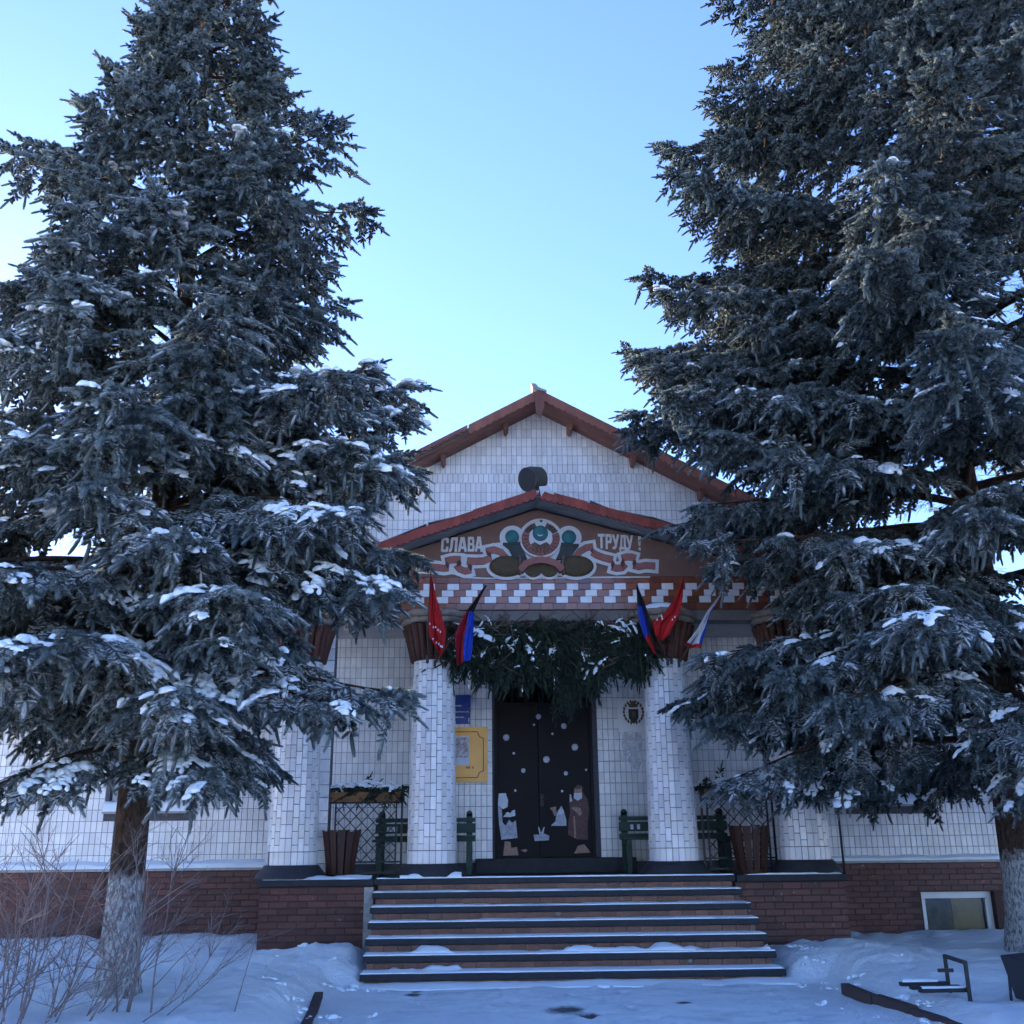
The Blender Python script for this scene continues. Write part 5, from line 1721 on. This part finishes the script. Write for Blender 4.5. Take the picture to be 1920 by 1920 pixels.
def scatter(name, P, E, S, K, protos, parent, kind='stuff', label=None):
    """one object whose points carry instances (rotation, size and variant per point)"""
    P = np.asarray(P, dtype=np.float32)
    me = bpy.data.meshes.new(name)
    me.vertices.add(len(P))
    me.vertices.foreach_set('co', P.ravel())
    a = me.attributes.new('rot', 'FLOAT_VECTOR', 'POINT')
    a.data.foreach_set('vector', np.asarray(E, dtype=np.float32).ravel())
    a = me.attributes.new('size', 'FLOAT', 'POINT')
    a.data.foreach_set('value', np.asarray(S, dtype=np.float32))
    a = me.attributes.new('variant', 'INT', 'POINT')
    a.data.foreach_set('value', np.asarray(K, dtype=np.int32))
    ob = link(name, me, parent)
    ng = bpy.data.node_groups.new(name + '_nodes', 'GeometryNodeTree')
    ng.interface.new_socket('Geometry', in_out='INPUT', socket_type='NodeSocketGeometry')
    ng.interface.new_socket('Geometry', in_out='OUTPUT', socket_type='NodeSocketGeometry')
    gi, go = ng.nodes.new('NodeGroupInput'), ng.nodes.new('NodeGroupOutput')
    jn = ng.nodes.new('GeometryNodeJoinGeometry')

    def attr(nm, typ):
        n = ng.nodes.new('GeometryNodeInputNamedAttribute')
        n.data_type = typ
        n.inputs['Name'].default_value = nm
        return n.outputs['Attribute']
    rot, siz, var = attr('rot', 'FLOAT_VECTOR'), attr('size', 'FLOAT'), attr('variant', 'INT')
    er = ng.nodes.new('FunctionNodeEulerToRotation')
    ng.links.new(rot, er.inputs[0])
    for k, pr_ in enumerate(protos):
        oi = ng.nodes.new('GeometryNodeObjectInfo')
        oi.inputs['Object'].default_value = pr_
        oi.inputs['As Instance'].default_value = True
        cp = ng.nodes.new('FunctionNodeCompare')
        cp.data_type = 'INT'
        cp.operation = 'EQUAL'
        ia = [s for s in cp.inputs if s.type == 'INT']
        ng.links.new(var, ia[0])
        ia[1].default_value = k
        ip = ng.nodes.new('GeometryNodeInstanceOnPoints')
        ng.links.new(gi.outputs[0], ip.inputs['Points'])
        ng.links.new(cp.outputs[0], ip.inputs['Selection'])
        ng.links.new(oi.outputs['Geometry'], ip.inputs['Instance'])
        ng.links.new(er.outputs[0], ip.inputs['Rotation'])
        ng.links.new(siz, ip.inputs['Scale'])
        ng.links.new(ip.outputs[0], jn.inputs[0])
    ng.links.new(jn.outputs[0], go.inputs[0])
    md = ob.modifiers.new('scatter', 'NODES')
    md.node_group = ng
    return tag(ob, label, None, None, kind)


def n3(p, f, seed):
    return float(fbm(np.array([p[0] * f + p[2] * 0.7 * f]), np.array([p[1] * f - p[2] * 0.9 * f]), seed, 3)[0])


def spruce(name, base, z_low, apex, prof, seed, snow_p, reject, label, paint_z, r_trunk, lean=(0, 0), whorl=0.44, per=6, extra=(), back=0.5):
    rng = np.random.default_rng(seed)
    T = empty(name, base, label, 'tree', 'blue spruces in front of the hall')
    bx, by, bz = base
    # trunk
    tr = Limbs()
    zs = np.linspace(bz - 0.3, apex, 44)
    NS = 26
    V = []
    for z in zs:
        t = max(0, (z - bz) / (apex - bz))
        r = r_trunk * (1 - t) ** 0.9 * (1 + 0.55 * math.exp(-max(0, z - bz) / 0.22)) + 0.012
        cx, cy = bx + lean[0] * (z - bz), by + lean[1] * (z - bz)
        for k in range(NS):
            a = 2 * math.pi * k / NS
            rr = r * (1 + 0.05 * math.sin(3 * a + z * 0.8) + 0.035 * math.sin(7 * a + z * 2.3) + rng.uniform(-0.03, 0.03))
            V.append((cx + rr * math.cos(a), cy + rr * math.sin(a), z))
    F = [(i * NS + k, i * NS + (k + 1) % NS, (i + 1) * NS + (k + 1) % NS, (i + 1) * NS + k) for i in range(len(zs) - 1) for k in range(NS)]
    link('trunk', np_mesh('trunk', np.array(V), np.array(F), [trunk_mat(paint_z)], smooth=True), T)
    limbs, twigs, snow, cones = Limbs(), Pts(), Pts(), Pts()
    pz_, pr_ = np.array([p[0] for p in prof]), np.array([p[1] for p in prof])
    H = apex - z_low
    jobs = []
    z = z_low
    while z < apex - 0.25:
        t = (z - z_low) / H
        n = per + rng.integers(-1, 2) if t < 0.85 else 4
        a0 = rng.uniform(0, 2 * math.pi)
        for k in range(n):
            jobs.append((z + rng.uniform(-0.16, 0.16), a0 + 2 * math.pi * k / n + rng.uniform(-0.35, 0.35), None))
        z += whorl * (1.0 - 0.35 * t) * rng.uniform(0.85, 1.15)
    for e in extra:
        jobs.append(e)
    to_cam = math.atan2(-by, -bx)
    for zb, az, Lf in jobs:
        t = (zb - z_low) / H
        away = math.cos(az - to_cam) < -0.25
        if (away or zb > 14.5) and rng.random() < (0.45 if zb < 4.5 else back):
            continue                      # the far side is thinner
        L = float(np.interp(zb, pz_, pr_))
        L = L * (rng.uniform(0.66, 1.04) if rng.random() < 0.85 else rng.uniform(1.02, 1.14)) if Lf is None else Lf
        L = max(L, 0.25)
        up_ = 0.05 + 0.5 * max(0, t) ** 1.5 + rng.uniform(-0.06, 0.08)
        sag = 0.42 - 0.25 * t + rng.uniform(-0.08, 0.1)
        tip = 0.12 + 0.08 * t
        ca, sa = math.cos(az), math.sin(az)
        bend = rng.uniform(-0.25, 0.25)
        S = np.linspace(0, 1, 11)
        rr = L * S
        az_s = az + bend * S * S
        x = bx + lean[0] * (zb - bz) + np.cumsum(np.concatenate([[0], np.diff(rr) * np.cos(az_s[1:])]))
        y = by + lean[1] * (zb - bz) + np.cumsum(np.concatenate([[0], np.diff(rr) * np.sin(az_s[1:])]))
        zc = zb + L * (up_ * S - sag * S ** 2 + tip * S ** 4)
        path = np.stack([x, y, zc], -1)
        # keep clear of the building
        keep = len(path)
        for i, p in enumerate(path):
            if reject(p):
                keep = i
                break
        if keep < 3:
            continue
        path = path[:keep]
        Lk = L * (keep - 1) / 10
        limbs.tube(path, 0.014 + 0.011 * L, 0.005, 5)
        ns = max(3, int(Lk / 0.18))
        for i in range(ns):
            s = (i + rng.uniform(0.2, 0.8)) / ns
            if s * Lk < 0.16:
                continue
            fi = s * (keep - 1)
            i0 = min(int(fi), keep - 2)
            p = path[i0] + (path[i0 + 1] - path[i0]) * (fi - i0)
            tg = path[i0 + 1] - path[i0]
            tg /= np.linalg.norm(tg)
            bare = s < 0.30 and t < 0.8
            for sd in (-1, 1):
                if rng.random() < 0.10:
                    continue
                ph = R(rng.uniform(42, 68)) * sd * (1 - 0.35 * s)
                d = np.array([tg[0] * math.cos(ph) - tg[1] * math.sin(ph), tg[0] * math.sin(ph) + tg[1] * math.cos(ph), tg[2] * 0.6 - rng.uniform(0.05, 0.42) * (1 - 0.6 * t)])
                d /= np.linalg.norm(d)
                ll = min(0.95, 0.40 * (1 - s) * L + 0.20) * rng.uniform(0.6, 1.15)
                if bare and rng.random() < 0.75:
                    twigs.add(p, d, rng.uniform(-0.5, 0.5), rng.uniform(0.7, 1.3), 4 + rng.integers(0, 2))
                    continue
                end = p + d * ll + np.array([0, 0, -0.18 * ll * ll])
                if reject(end):
                    continue
                kl = int(np.argmin([abs(ll - q) for q in LAT_L]))
                snowy = s > 0.2 and rng.random() < 1.35 * snow_p(p, t) * float(sstep(0.22, 0.48, n3(p, 1.35, seed + 5)))
                twigs.add(p, d, rng.uniform(-0.35, 0.35), ll / LAT_L[kl], (21 if snowy else 6) + kl * 3 + rng.integers(0, 3))
                if s > 0.25:
                    q = 0.05
                    while q < ll:
                        pp = p + d * q + np.array([0, 0, -0.18 * q * q])
                        ps = snow_p(pp, t)
                        if rng.random() < ps and rng.random() < float(sstep(0.44, 0.58, n3(pp, 1.35, seed + 5))) * 0.6:
                            ya = rng.uniform(-0.8, 0.8)
                            dd = np.array([d[0] * math.cos(ya) - d[1] * math.sin(ya), d[0] * math.sin(ya) + d[1] * math.cos(ya), d[2] - 0.3 * q])
                            sp = pp + np.array([dd[0] * 0.12, dd[1] * 0.12, dd[2] * 0.12 + 0.018])
                            snow.add(sp, np.array([dd[0], dd[1], dd[2] * 0.9]), rng.uniform(-0.35, 0.35), rng.uniform(0.55, 1.1) if rng.random() < 0.8 else rng.uniform(1.0, 1.4), rng.integers(0, 6))
                        q += 0.11 * rng.uniform(0.8, 1.2)
                if t > 0.45 and s > 0.6 and rng.random() < 0.07:
                    for _ in range(rng.integers(2, 5)):
                        cones.add(end + rng.normal(0, 0.04, 3), np.array([1, 0, 0.0]), rng.uniform(-0.3, 0.3), rng.uniform(0.8, 1.2), 0)
        # leading shoot of the limb
        tg = path[-1] - path[-2]
        twigs.add(path[-1] - tg / np.linalg.norm(tg) * 0.15, tg + np.array([0, 0, 0.05]), rng.uniform(-0.3, 0.3), rng.uniform(0.8, 1.05), rng.integers(0, 4))
    # the leader
    for k in range(40):
        zz = apex - 0.9 * rng.random()
        a = rng.uniform(0, 2 * math.pi)
        twigs.add(np.array([bx, by, zz]), np.array([math.cos(a) * 0.7, math.sin(a) * 0.7, 0.8]), rng.uniform(-1, 1), 0.7, rng.integers(0, 4))
    limbs.build('branches', 'bark_twig', T)
    scatter('crown', twigs.p, twigs.e, twigs.s, twigs.k, SPRAYS + DEAD + LATS + LATS_SNOWY, T)
    if snow.p:
        scatter('snow_load', snow.p, snow.e, snow.s, snow.k, BLOBS, T)
    if cones.p:
        scatter('cones', cones.p, cones.e, cones.s, cones.k, [CONE], T)
    print(name, 'sprays', len(twigs.p), 'snow', len(snow.p), 'cones', len(cones.p), 'limb verts', limbs.n)
    return T


_cm = cone_mesh()
_me = bpy.data.meshes.new('cone_proto')
_me.from_pydata(_cm.v, [], _cm.f)
_me.materials.append(M['cone'])
CONE = proto(_me)


def keep_left(p):
    return (p[1] > 14.0 and p[2] < 9) or p[2] < 1.75 or (p[1] < 9.5 and p[2] < 1.95) or p[0] > -0.62 or (p[0] > -2.3 and p[2] < 2.7)


def keep_right(p):
    if p[2] < 1.45 or (p[0] < 4.6 and p[2] < 2.05) or (p[0] < 3.8 and 3.9 < p[2] < 4.85) or (p[0] < 2.4 and p[2] < 6.3):
        return True
    if p[0] < 5.25 and p[1] > 13.95 and p[2] < 6.9:
        return True
    return p[1] > 15.6 and p[2] < roof_z(p[0]) + 0.4


spruce('spruce_tree', (-3.42, 10.5, 0.1), 2.6, 14.0,
       [(2.2, 2.5), (3.0, 2.75), (4.4, 2.6), (5.6, 2.45), (6.8, 2.5), (7.6, 1.9), (8.6, 1.85), (9.2, 1.6), (9.8, 1.05), (10.8, 0.8), (12.0, 0.6), (14.0, 0.15)], 101,
       lambda p, t: float(np.interp(p[2], [1.5, 6.0, 7.5, 9.0, 11], [1.0, 0.9, 0.5, 0.15, 0.04])), keep_left,
       'tall snow laden blue spruce with whitewashed trunk on the left', 1.30, 0.165, per=6,
       extra=[(z_, -1.26 + a_, l_) for z_, a_, l_ in ((3.2, 0.1, 2.2), (3.3, -0.5, 2.4), (3.3, 0.6, 2.4), (3.5, -0.2, 2.6), (3.7, 0.35, 2.6), (4.1, -0.6, 2.5), (4.4, 0.05, 2.5), (4.9, 0.5, 2.3), (5.3, -0.3, 2.3), (5.9, 0.15, 2.2), (6.4, -0.5, 2.0), (6.9, 0.3, 1.9), (7.6, -0.1, 1.6), (8.3, 0.25, 1.4))]
       + [(z_, a_, l_) for z_, a_, l_ in ((4.5, -0.35, 2.85), (4.9, 0.0, 2.65), (5.3, -0.2, 2.6), (5.7, 0.2, 2.5), (5.0, -0.55, 2.8), (6.0, -0.1, 2.6), (6.5, 0.1, 2.6), (3.6, math.pi - 0.2, 2.7), (4.0, math.pi + 0.3, 2.7), (4.4, math.pi + 0.05, 2.7), (4.9, math.pi + 0.45, 2.6), (5.3, math.pi - 0.1, 2.5), (5.7, math.pi + 0.25, 2.4), (3.8, math.pi + 0.6, 2.7))])
spruce('spruce_tree', (6.66, 13.2, 0.15), 2.6, 17.2,
       [(2.2, 4.5), (3.5, 4.7), (6.7, 4.75), (8.6, 4.35), (10.5, 3.9), (11.5, 3.6), (12.8, 2.9), (14.2, 2.0), (17.2, 0.2)], 202,
       lambda p, t: float(np.interp(p[2], [1.5, 5.0, 7.5, 9.5], [0.75, 0.6, 0.22, 0.03])) * (1.0 if p[1] < 13 else 0.35), keep_right,
       'broad blue spruce lit golden at its top on the right', 1.35, 0.245,
       extra=[(4.4, math.pi + 0.06, 3.9), (4.2, math.pi + 0.28, 4.1), (3.9, math.pi - 0.02, 4.3), (3.75, math.pi + 0.18, 4.1), (4.2, math.pi + 0.5, 3.9), (3.4, math.pi + 0.1, 3.3)]
       + [(z_, math.pi + a_, l_) for z_, a_, l_ in ((5.6, 0.05, 4.5), (5.9, 0.22, 4.6), (6.3, 0.0, 4.7), (6.6, 0.35, 4.5), (6.9, 0.12, 4.6), (7.3, -0.02, 4.6), (7.6, 0.26, 4.5), (5.4, 0.45, 4.4), (6.1, 0.6, 4.3), (7.0, 0.65, 4.2), (8.1, 0.1, 4.5), (8.6, 0.3, 4.3))]
       + [(5.0, math.pi + 0.15, 3.0), (5.2, math.pi + 0.4, 3.2), (4.8, math.pi + 0.3, 3.1), (5.3, math.pi + 0.65, 3.4), (4.9, math.pi + 0.8, 3.4)], per=6, back=0.92)

# ------------------------------------------------------------------ cut spruce over the porch entrance
GA = empty('spruce_garland', (0.95, 14.6, 3.6), 'thick dark garland of cut spruce boughs over the entrance', 'garland')
gp, gs, gl = Pts(), Pts(), Limbs()
rg = np.random.default_rng(33)
for k in range(900):
    x = rg.uniform(-0.46, 2.40)
    u = (x + 0.52) / 3.02
    zt = 4.62 - 0.03 * math.sin(u * 9)
    lo = 3.93 + 0.10 * math.sin(u * 7 + 1) + 0.08 * math.sin(u * 17)
    z = rg.uniform(lo, zt)
    y = 14.62 + rg.uniform(-0.16, 0.16)
    d = np.array([rg.normal(0, 0.7), rg.uniform(-0.5, 0.25), -rg.uniform(0.25, 1.2)])
    gp.add(np.array([x, y, z]), d, rg.uniform(-1.5, 1.5), rg.uniform(0.7, 1.15), rg.integers(0, 3))
    if rg.random() < 0.13:
        nz = n3((x, y, z), 2.5, 9)
        if nz > 0.45:
            gs.add(np.array([x + d[0] * 0.05, y - 0.10, z]), d * np.array([1, 0.4, 0.5]), rg.uniform(-0.4, 0.4), rg.uniform(0.3, 0.8), rg.integers(0, 5))
    if rg.random() < 0.16:
        p0 = np.array([x, y - 0.03, z])
        dd = np.array([rg.normal(0, 0.9), rg.uniform(-0.4, 0.1), rg.normal(0, 0.5)])
        dd /= np.linalg.norm(dd)
        gl.tube(np.array([p0 - dd * 0.3, p0, p0 + dd * 0.3]), 0.011, 0.006, 5)
for k in range(60):
    gp.add(np.array([1.2 + rg.normal(0, 0.10), 14.5 + rg.uniform(-0.1, 0.1), rg.uniform(3.45, 3.8)]), np.array([rg.normal(0, 0.35), -0.2, -1.0]), rg.uniform(-1, 1), rg.uniform(0.5, 0.9), rg.integers(0, 3))
gs.add(np.array([-0.1, 14.42, 4.42]), np.array([1, -0.2, -0.5]), 0.1, 1.7, 0)
scatter('boughs', gp.p, gp.e, gp.s, gp.k, GREEN, GA)
scatter('snow_load', gs.p, gs.e, gs.s, gs.k, BLOBS, GA)
M['cut_wood'] = mat('pale_twig_bark', (0.16, 0.12, 0.09), (0.09, 0.065, 0.05), 16, 0.85, bump=0.2, bscale=90)
gl.build('stems', 'cut_wood', GA)
for x, z, r in ((0.70, 4.01, 0.045), (1.72, 4.0, 0.035), (2.3, 4.06, 0.03)):
    b_ = MB()
    b_.lathe(x, 14.38, [(0.002, z - r)] + [(r * math.sin(a), z - r * math.cos(a)) for a in np.linspace(0.2, math.pi - 0.2, 9)] + [(0.002, z + r)], 16)
    b_.build('bauble', 'silver', GA, smooth=True)
for x, z0, z1 in ((0.55, 3.55, 3.85), (1.62, 3.5, 3.95), (1.78, 3.52, 3.85), (-0.2, 3.6, 3.95), (1.0, 3.55, 3.9)):
    MB().tube([(x + 0.006 * math.sin(k * 2.1), 14.42, z0 + (z1 - z0) * k / 14) for k in range(15)], [0.008 if k % 2 else 0.004 for k in range(15)], 5).build('tinsel_strand', 'silver', GA)

# spruce cuttings in the flower boxes
for (x0, x1, lab, sd) in ((-2.18, -1.16, 'snowy spruce cuttings in the left flower box', 1), (3.13, 4.15, 'spruce cuttings in the right flower box', 2)):
    C_ = empty('spruce_cuttings', ((x0 + x1) / 2, 15.22, FLOOR + 1.1), lab, 'greenery', 'cuttings in the flower boxes')
    cp_, cs_ = Pts(), Pts()
    for k in range(70):
        x = rg.uniform(x0 + 0.05, x1 - 0.05)
        d = np.array([rg.normal(0, 0.8), rg.uniform(-1.0, 0.5), rg.uniform(-0.35, 0.3)])
        cp_.add(np.array([x, 15.20 + rg.uniform(-0.1, 0.1), FLOOR + 1.14 + rg.uniform(-0.02, 0.08)]), d, rg.uniform(-0.5, 0.5), rg.uniform(0.55, 0.85), rg.integers(0, 3))
        if rg.random() < 0.45:
            cs_.add(np.array([x, 15.12 + rg.uniform(-0.12, 0.08), FLOOR + 1.22 + rg.uniform(-0.02, 0.05)]), d, 0, rg.uniform(0.4, 0.8), rg.integers(0, 5))
    scatter('sprigs', cp_.p, cp_.e, cp_.s, cp_.k, GREEN, C_)
    scatter('snow_load', cs_.p, cs_.e, cs_.s, cs_.k, BLOBS, C_)

# ------------------------------------------------------------------ bare shrub
SH = empty('bare_shrub', (-3.6, 9.0, 0.15), 'leafless grey shrub with tangled stems in front of the left trunk', 'shrub')
rs = np.random.default_rng(5)
st_, tw_ = Limbs(), Limbs()


def stem(p, d, L, r, lev):
    n = max(4, int(L / 0.09))
    pts = [p.copy()]
    v = d.copy()
    for k in range(n):
        v = v + rs.normal(0, 0.07, 3) + np.array([0, 0, 0.012])
        v /= np.linalg.norm(v)
        pts.append(pts[-1] + v * L / n)
    (st_ if lev == 0 else tw_).tube(np.array(pts), r, r * 0.35, 5 if lev == 0 else 4 if lev == 1 else 3)
    if lev < 3:
        m_ = {0: 6, 1: 4, 2: 2}[lev]
        for _ in range(m_):
            i = rs.integers(int(n * 0.3), n)
            dd = v + rs.normal(0, 0.55, 3)
            dd[2] = abs(dd[2]) * 0.8 + 0.1
            dd /= np.linalg.norm(dd)
            stem(pts[i], dd, L * rs.uniform(0.28, 0.5), r * 0.55, lev + 1)


for k in range(38):
    a = rs.uniform(0, 2 * math.pi)
    b0 = np.array([-3.75 + rs.normal(0, 0.55), 9.1 + rs.normal(0, 0.35), 0.05])
    tilt = rs.uniform(0.1, 0.85)
    d = np.array([math.cos(a) * tilt + 0.12, math.sin(a) * tilt * 0.6, 1.0])
    d /= np.linalg.norm(d)
    stem(b0, d, rs.uniform(0.9, 1.55), rs.uniform(0.006, 0.011), 0)
for k in range(6):
    b0 = np.array([-3.2 + rs.normal(0, 0.25), 9.0 + rs.normal(0, 0.2), 0.05])
    d = np.array([rs.uniform(0.6, 1.1), rs.uniform(-0.2, 0.3), rs.uniform(0.45, 1.0)])
    d /= np.linalg.norm(d)
    stem(b0, d, rs.uniform(0.8, 1.25), rs.uniform(0.005, 0.008), 0)
st_.tube(np.array([(-2.02, 9.0, 0.0), (-1.99, 9.1, 0.3), (-1.94, 9.2, 0.58), (-1.90, 9.3, 0.80)]), 0.006, 0.003, 5)
st_.build('stems', 'shrub', SH)
tw_.build('twigs', 'shrub', SH)


# ------------------------------------------------------------------ kerbs, park bench, bin, snow clods
def kerb(p, q, label, w=0.09, h=0.14):
    d = (Vector((q[0], q[1], 0)) - Vector((p[0], p[1], 0)))
    L = d.length
    d.normalize()
    n = Vector((-d.y, d.x, 0)) * w / 2
    za, zb = p[2], q[2]
    v = [Vector((p[0], p[1], za - h)) - n, Vector((q[0], q[1], zb - h)) - n, Vector((q[0], q[1], zb - h)) + n, Vector((p[0], p[1], za - h)) + n,
         Vector((p[0], p[1], za)) - n, Vector((q[0], q[1], zb)) - n, Vector((q[0], q[1], zb)) + n, Vector((p[0], p[1], za)) + n]
    return MB().hexa([tuple(x) for x in v]).build('kerb_stone', 'kerb', None, bevel=0.008, label=label, cat='kerb', group='kerbs along the path')


kerb((3.72, 11.45, 0.13), (3.76, 10.72, 0.11), 'red kerb stone nearest the stairs on the right of the path')
kerb((3.77, 10.70, 0.12), (3.83, 9.95, 0.12), 'middle red kerb stone on the right of the path')
kerb((3.83, 9.93, 0.10), (3.90, 9.1, 0.10), 'red kerb stone nearest the camera on the right of the path')
kerb((-1.70, 11.62, 0.10), (-1.62, 10.75, 0.07), 'red kerb stone standing out of the snow left of the path')
kerb((-1.615, 10.73, 0.06), (-1.55, 9.9, 0.06), 'half buried red kerb stone at the lower edge left of the path')
kerb((-2.24, 11.86, 0.14), (-2.05, 11.80, 0.145), 'short dark kerb end sticking out of the snow on the left')

gz = lambda x, y: float(ground_h(np.array([x]), np.array([y]))[0])
PB = empty('park_bench', (4.1, 9.98, gz(4.2, 10)), 'black metal bench frame half buried in snow by the right kerb', 'bench')
for x, y in ((4.25, 9.72), (4.31, 10.28)):
    MB().box(x - 0.014, x + 0.014, y - 0.014, y + 0.014, gz(x, y) - 0.12, 0.475).build('leg', 'iron', PB)
MB().hexa([(4.236, 9.706, 0.475), (4.264, 9.706, 0.475), (4.324, 10.294, 0.475), (4.296, 10.294, 0.475), (4.236, 9.706, 0.505), (4.264, 9.706, 0.505), (4.324, 10.294, 0.505), (4.296, 10.294, 0.505)]).build('armrest', 'iron', PB)
for y in (9.76, 9.96, 10.2):
    MB().box(3.84, 4.29, y, y + 0.07, 0.245, 0.278).build('seat_slat', 'slab', PB, bevel=0.005)
MB().box(4.22, 4.36, 10.24, 10.27, 0.355, 0.385).build('back_bracket', 'iron', PB)
sn = snow_strip(3.86, 4.25, 9.82, 9.765, 0.278, 0.012, 0.008, 91, 0.03)
snow_obj('seat_snow', [sn, snow_strip(3.86, 4.2, 10.26, 10.205, 0.278, 0.02, 0.012, 92, 0.03)], PB)

TB = empty('litter_bin', (4.68, 9.45, gz(4.6, 9.4)), 'dark metal litter bin on a tubular stand at the right edge', 'litter bin')
b_ = MB()
tl = 0.05
b_.hexa([(4.57, 9.25, 0.22), (4.90, 9.25, 0.20), (4.90, 9.55, 0.20), (4.57, 9.55, 0.22), (4.51, 9.20, 0.56), (4.96, 9.20, 0.60), (4.96, 9.60, 0.60), (4.51, 9.60, 0.56)])
b_.build('body', 'tar', TB, bevel=0.012)
for x in (4.54, 4.95):
    for y in (9.22, 9.58):
        MB().tube([(x, y, gz(x, y) - 0.1), (x + (0.02 if x < 4.6 else -0.02), y, 0.42)], 0.013, 8).build('leg', 'iron', TB, smooth=True)
MB().tube([(4.62 + 0.05 * math.cos(a), 9.21, 0.2 + 0.05 * math.sin(a)) for a in np.linspace(0, 2 * math.pi, 17)], 0.011, 6).build('hinge_ring', 'iron', TB, smooth=True)

cl = Pts()
rc = np.random.default_rng(17)
for k in range(40):
    side = rc.random() < 0.5
    if side:
        x, y = 3.85 + rc.normal(0, 0.28), rc.uniform(9.2, 13.8)
    else:
        x, y = -1.85 + rc.normal(0, 0.35), rc.uniform(9.8, 13.9)
    if -1.45 < x < 3.5 and y > 12.3:
        continue
    cl.add(np.array([x, y, gz(x, y) - 0.008]), np.array([math.cos(k), math.sin(k), 0]), rc.uniform(-0.3, 0.3), rc.uniform(0.25, 1.0), rc.integers(0, 5))
CLOD = [proto(blob_mesh('snow_clod_%d' % k, rp, 0.17, 0.15, 0.05, 9, 2, 0.0)) for k in range(5)]
o = scatter('snow_clods', cl.p, cl.e, cl.s, cl.k, CLOD, None, 'stuff', 'lumps of cleared snow along both edges of the path')
# low snow covered apron before the basement window
ap = MB().box(5.15, 8.6, 15.25, 16.31, -0.1, 0.10).build('window_apron', 'concrete', None, bevel=0.01, label='low concrete apron under snow before the basement window', cat='apron')
snow_obj('apron_snow', [snow_strip(5.17, 8.58, 16.30, 15.27, 0.10, 0.06, 0.05, 95, 0.05, 10, edge=0.01)], ap)
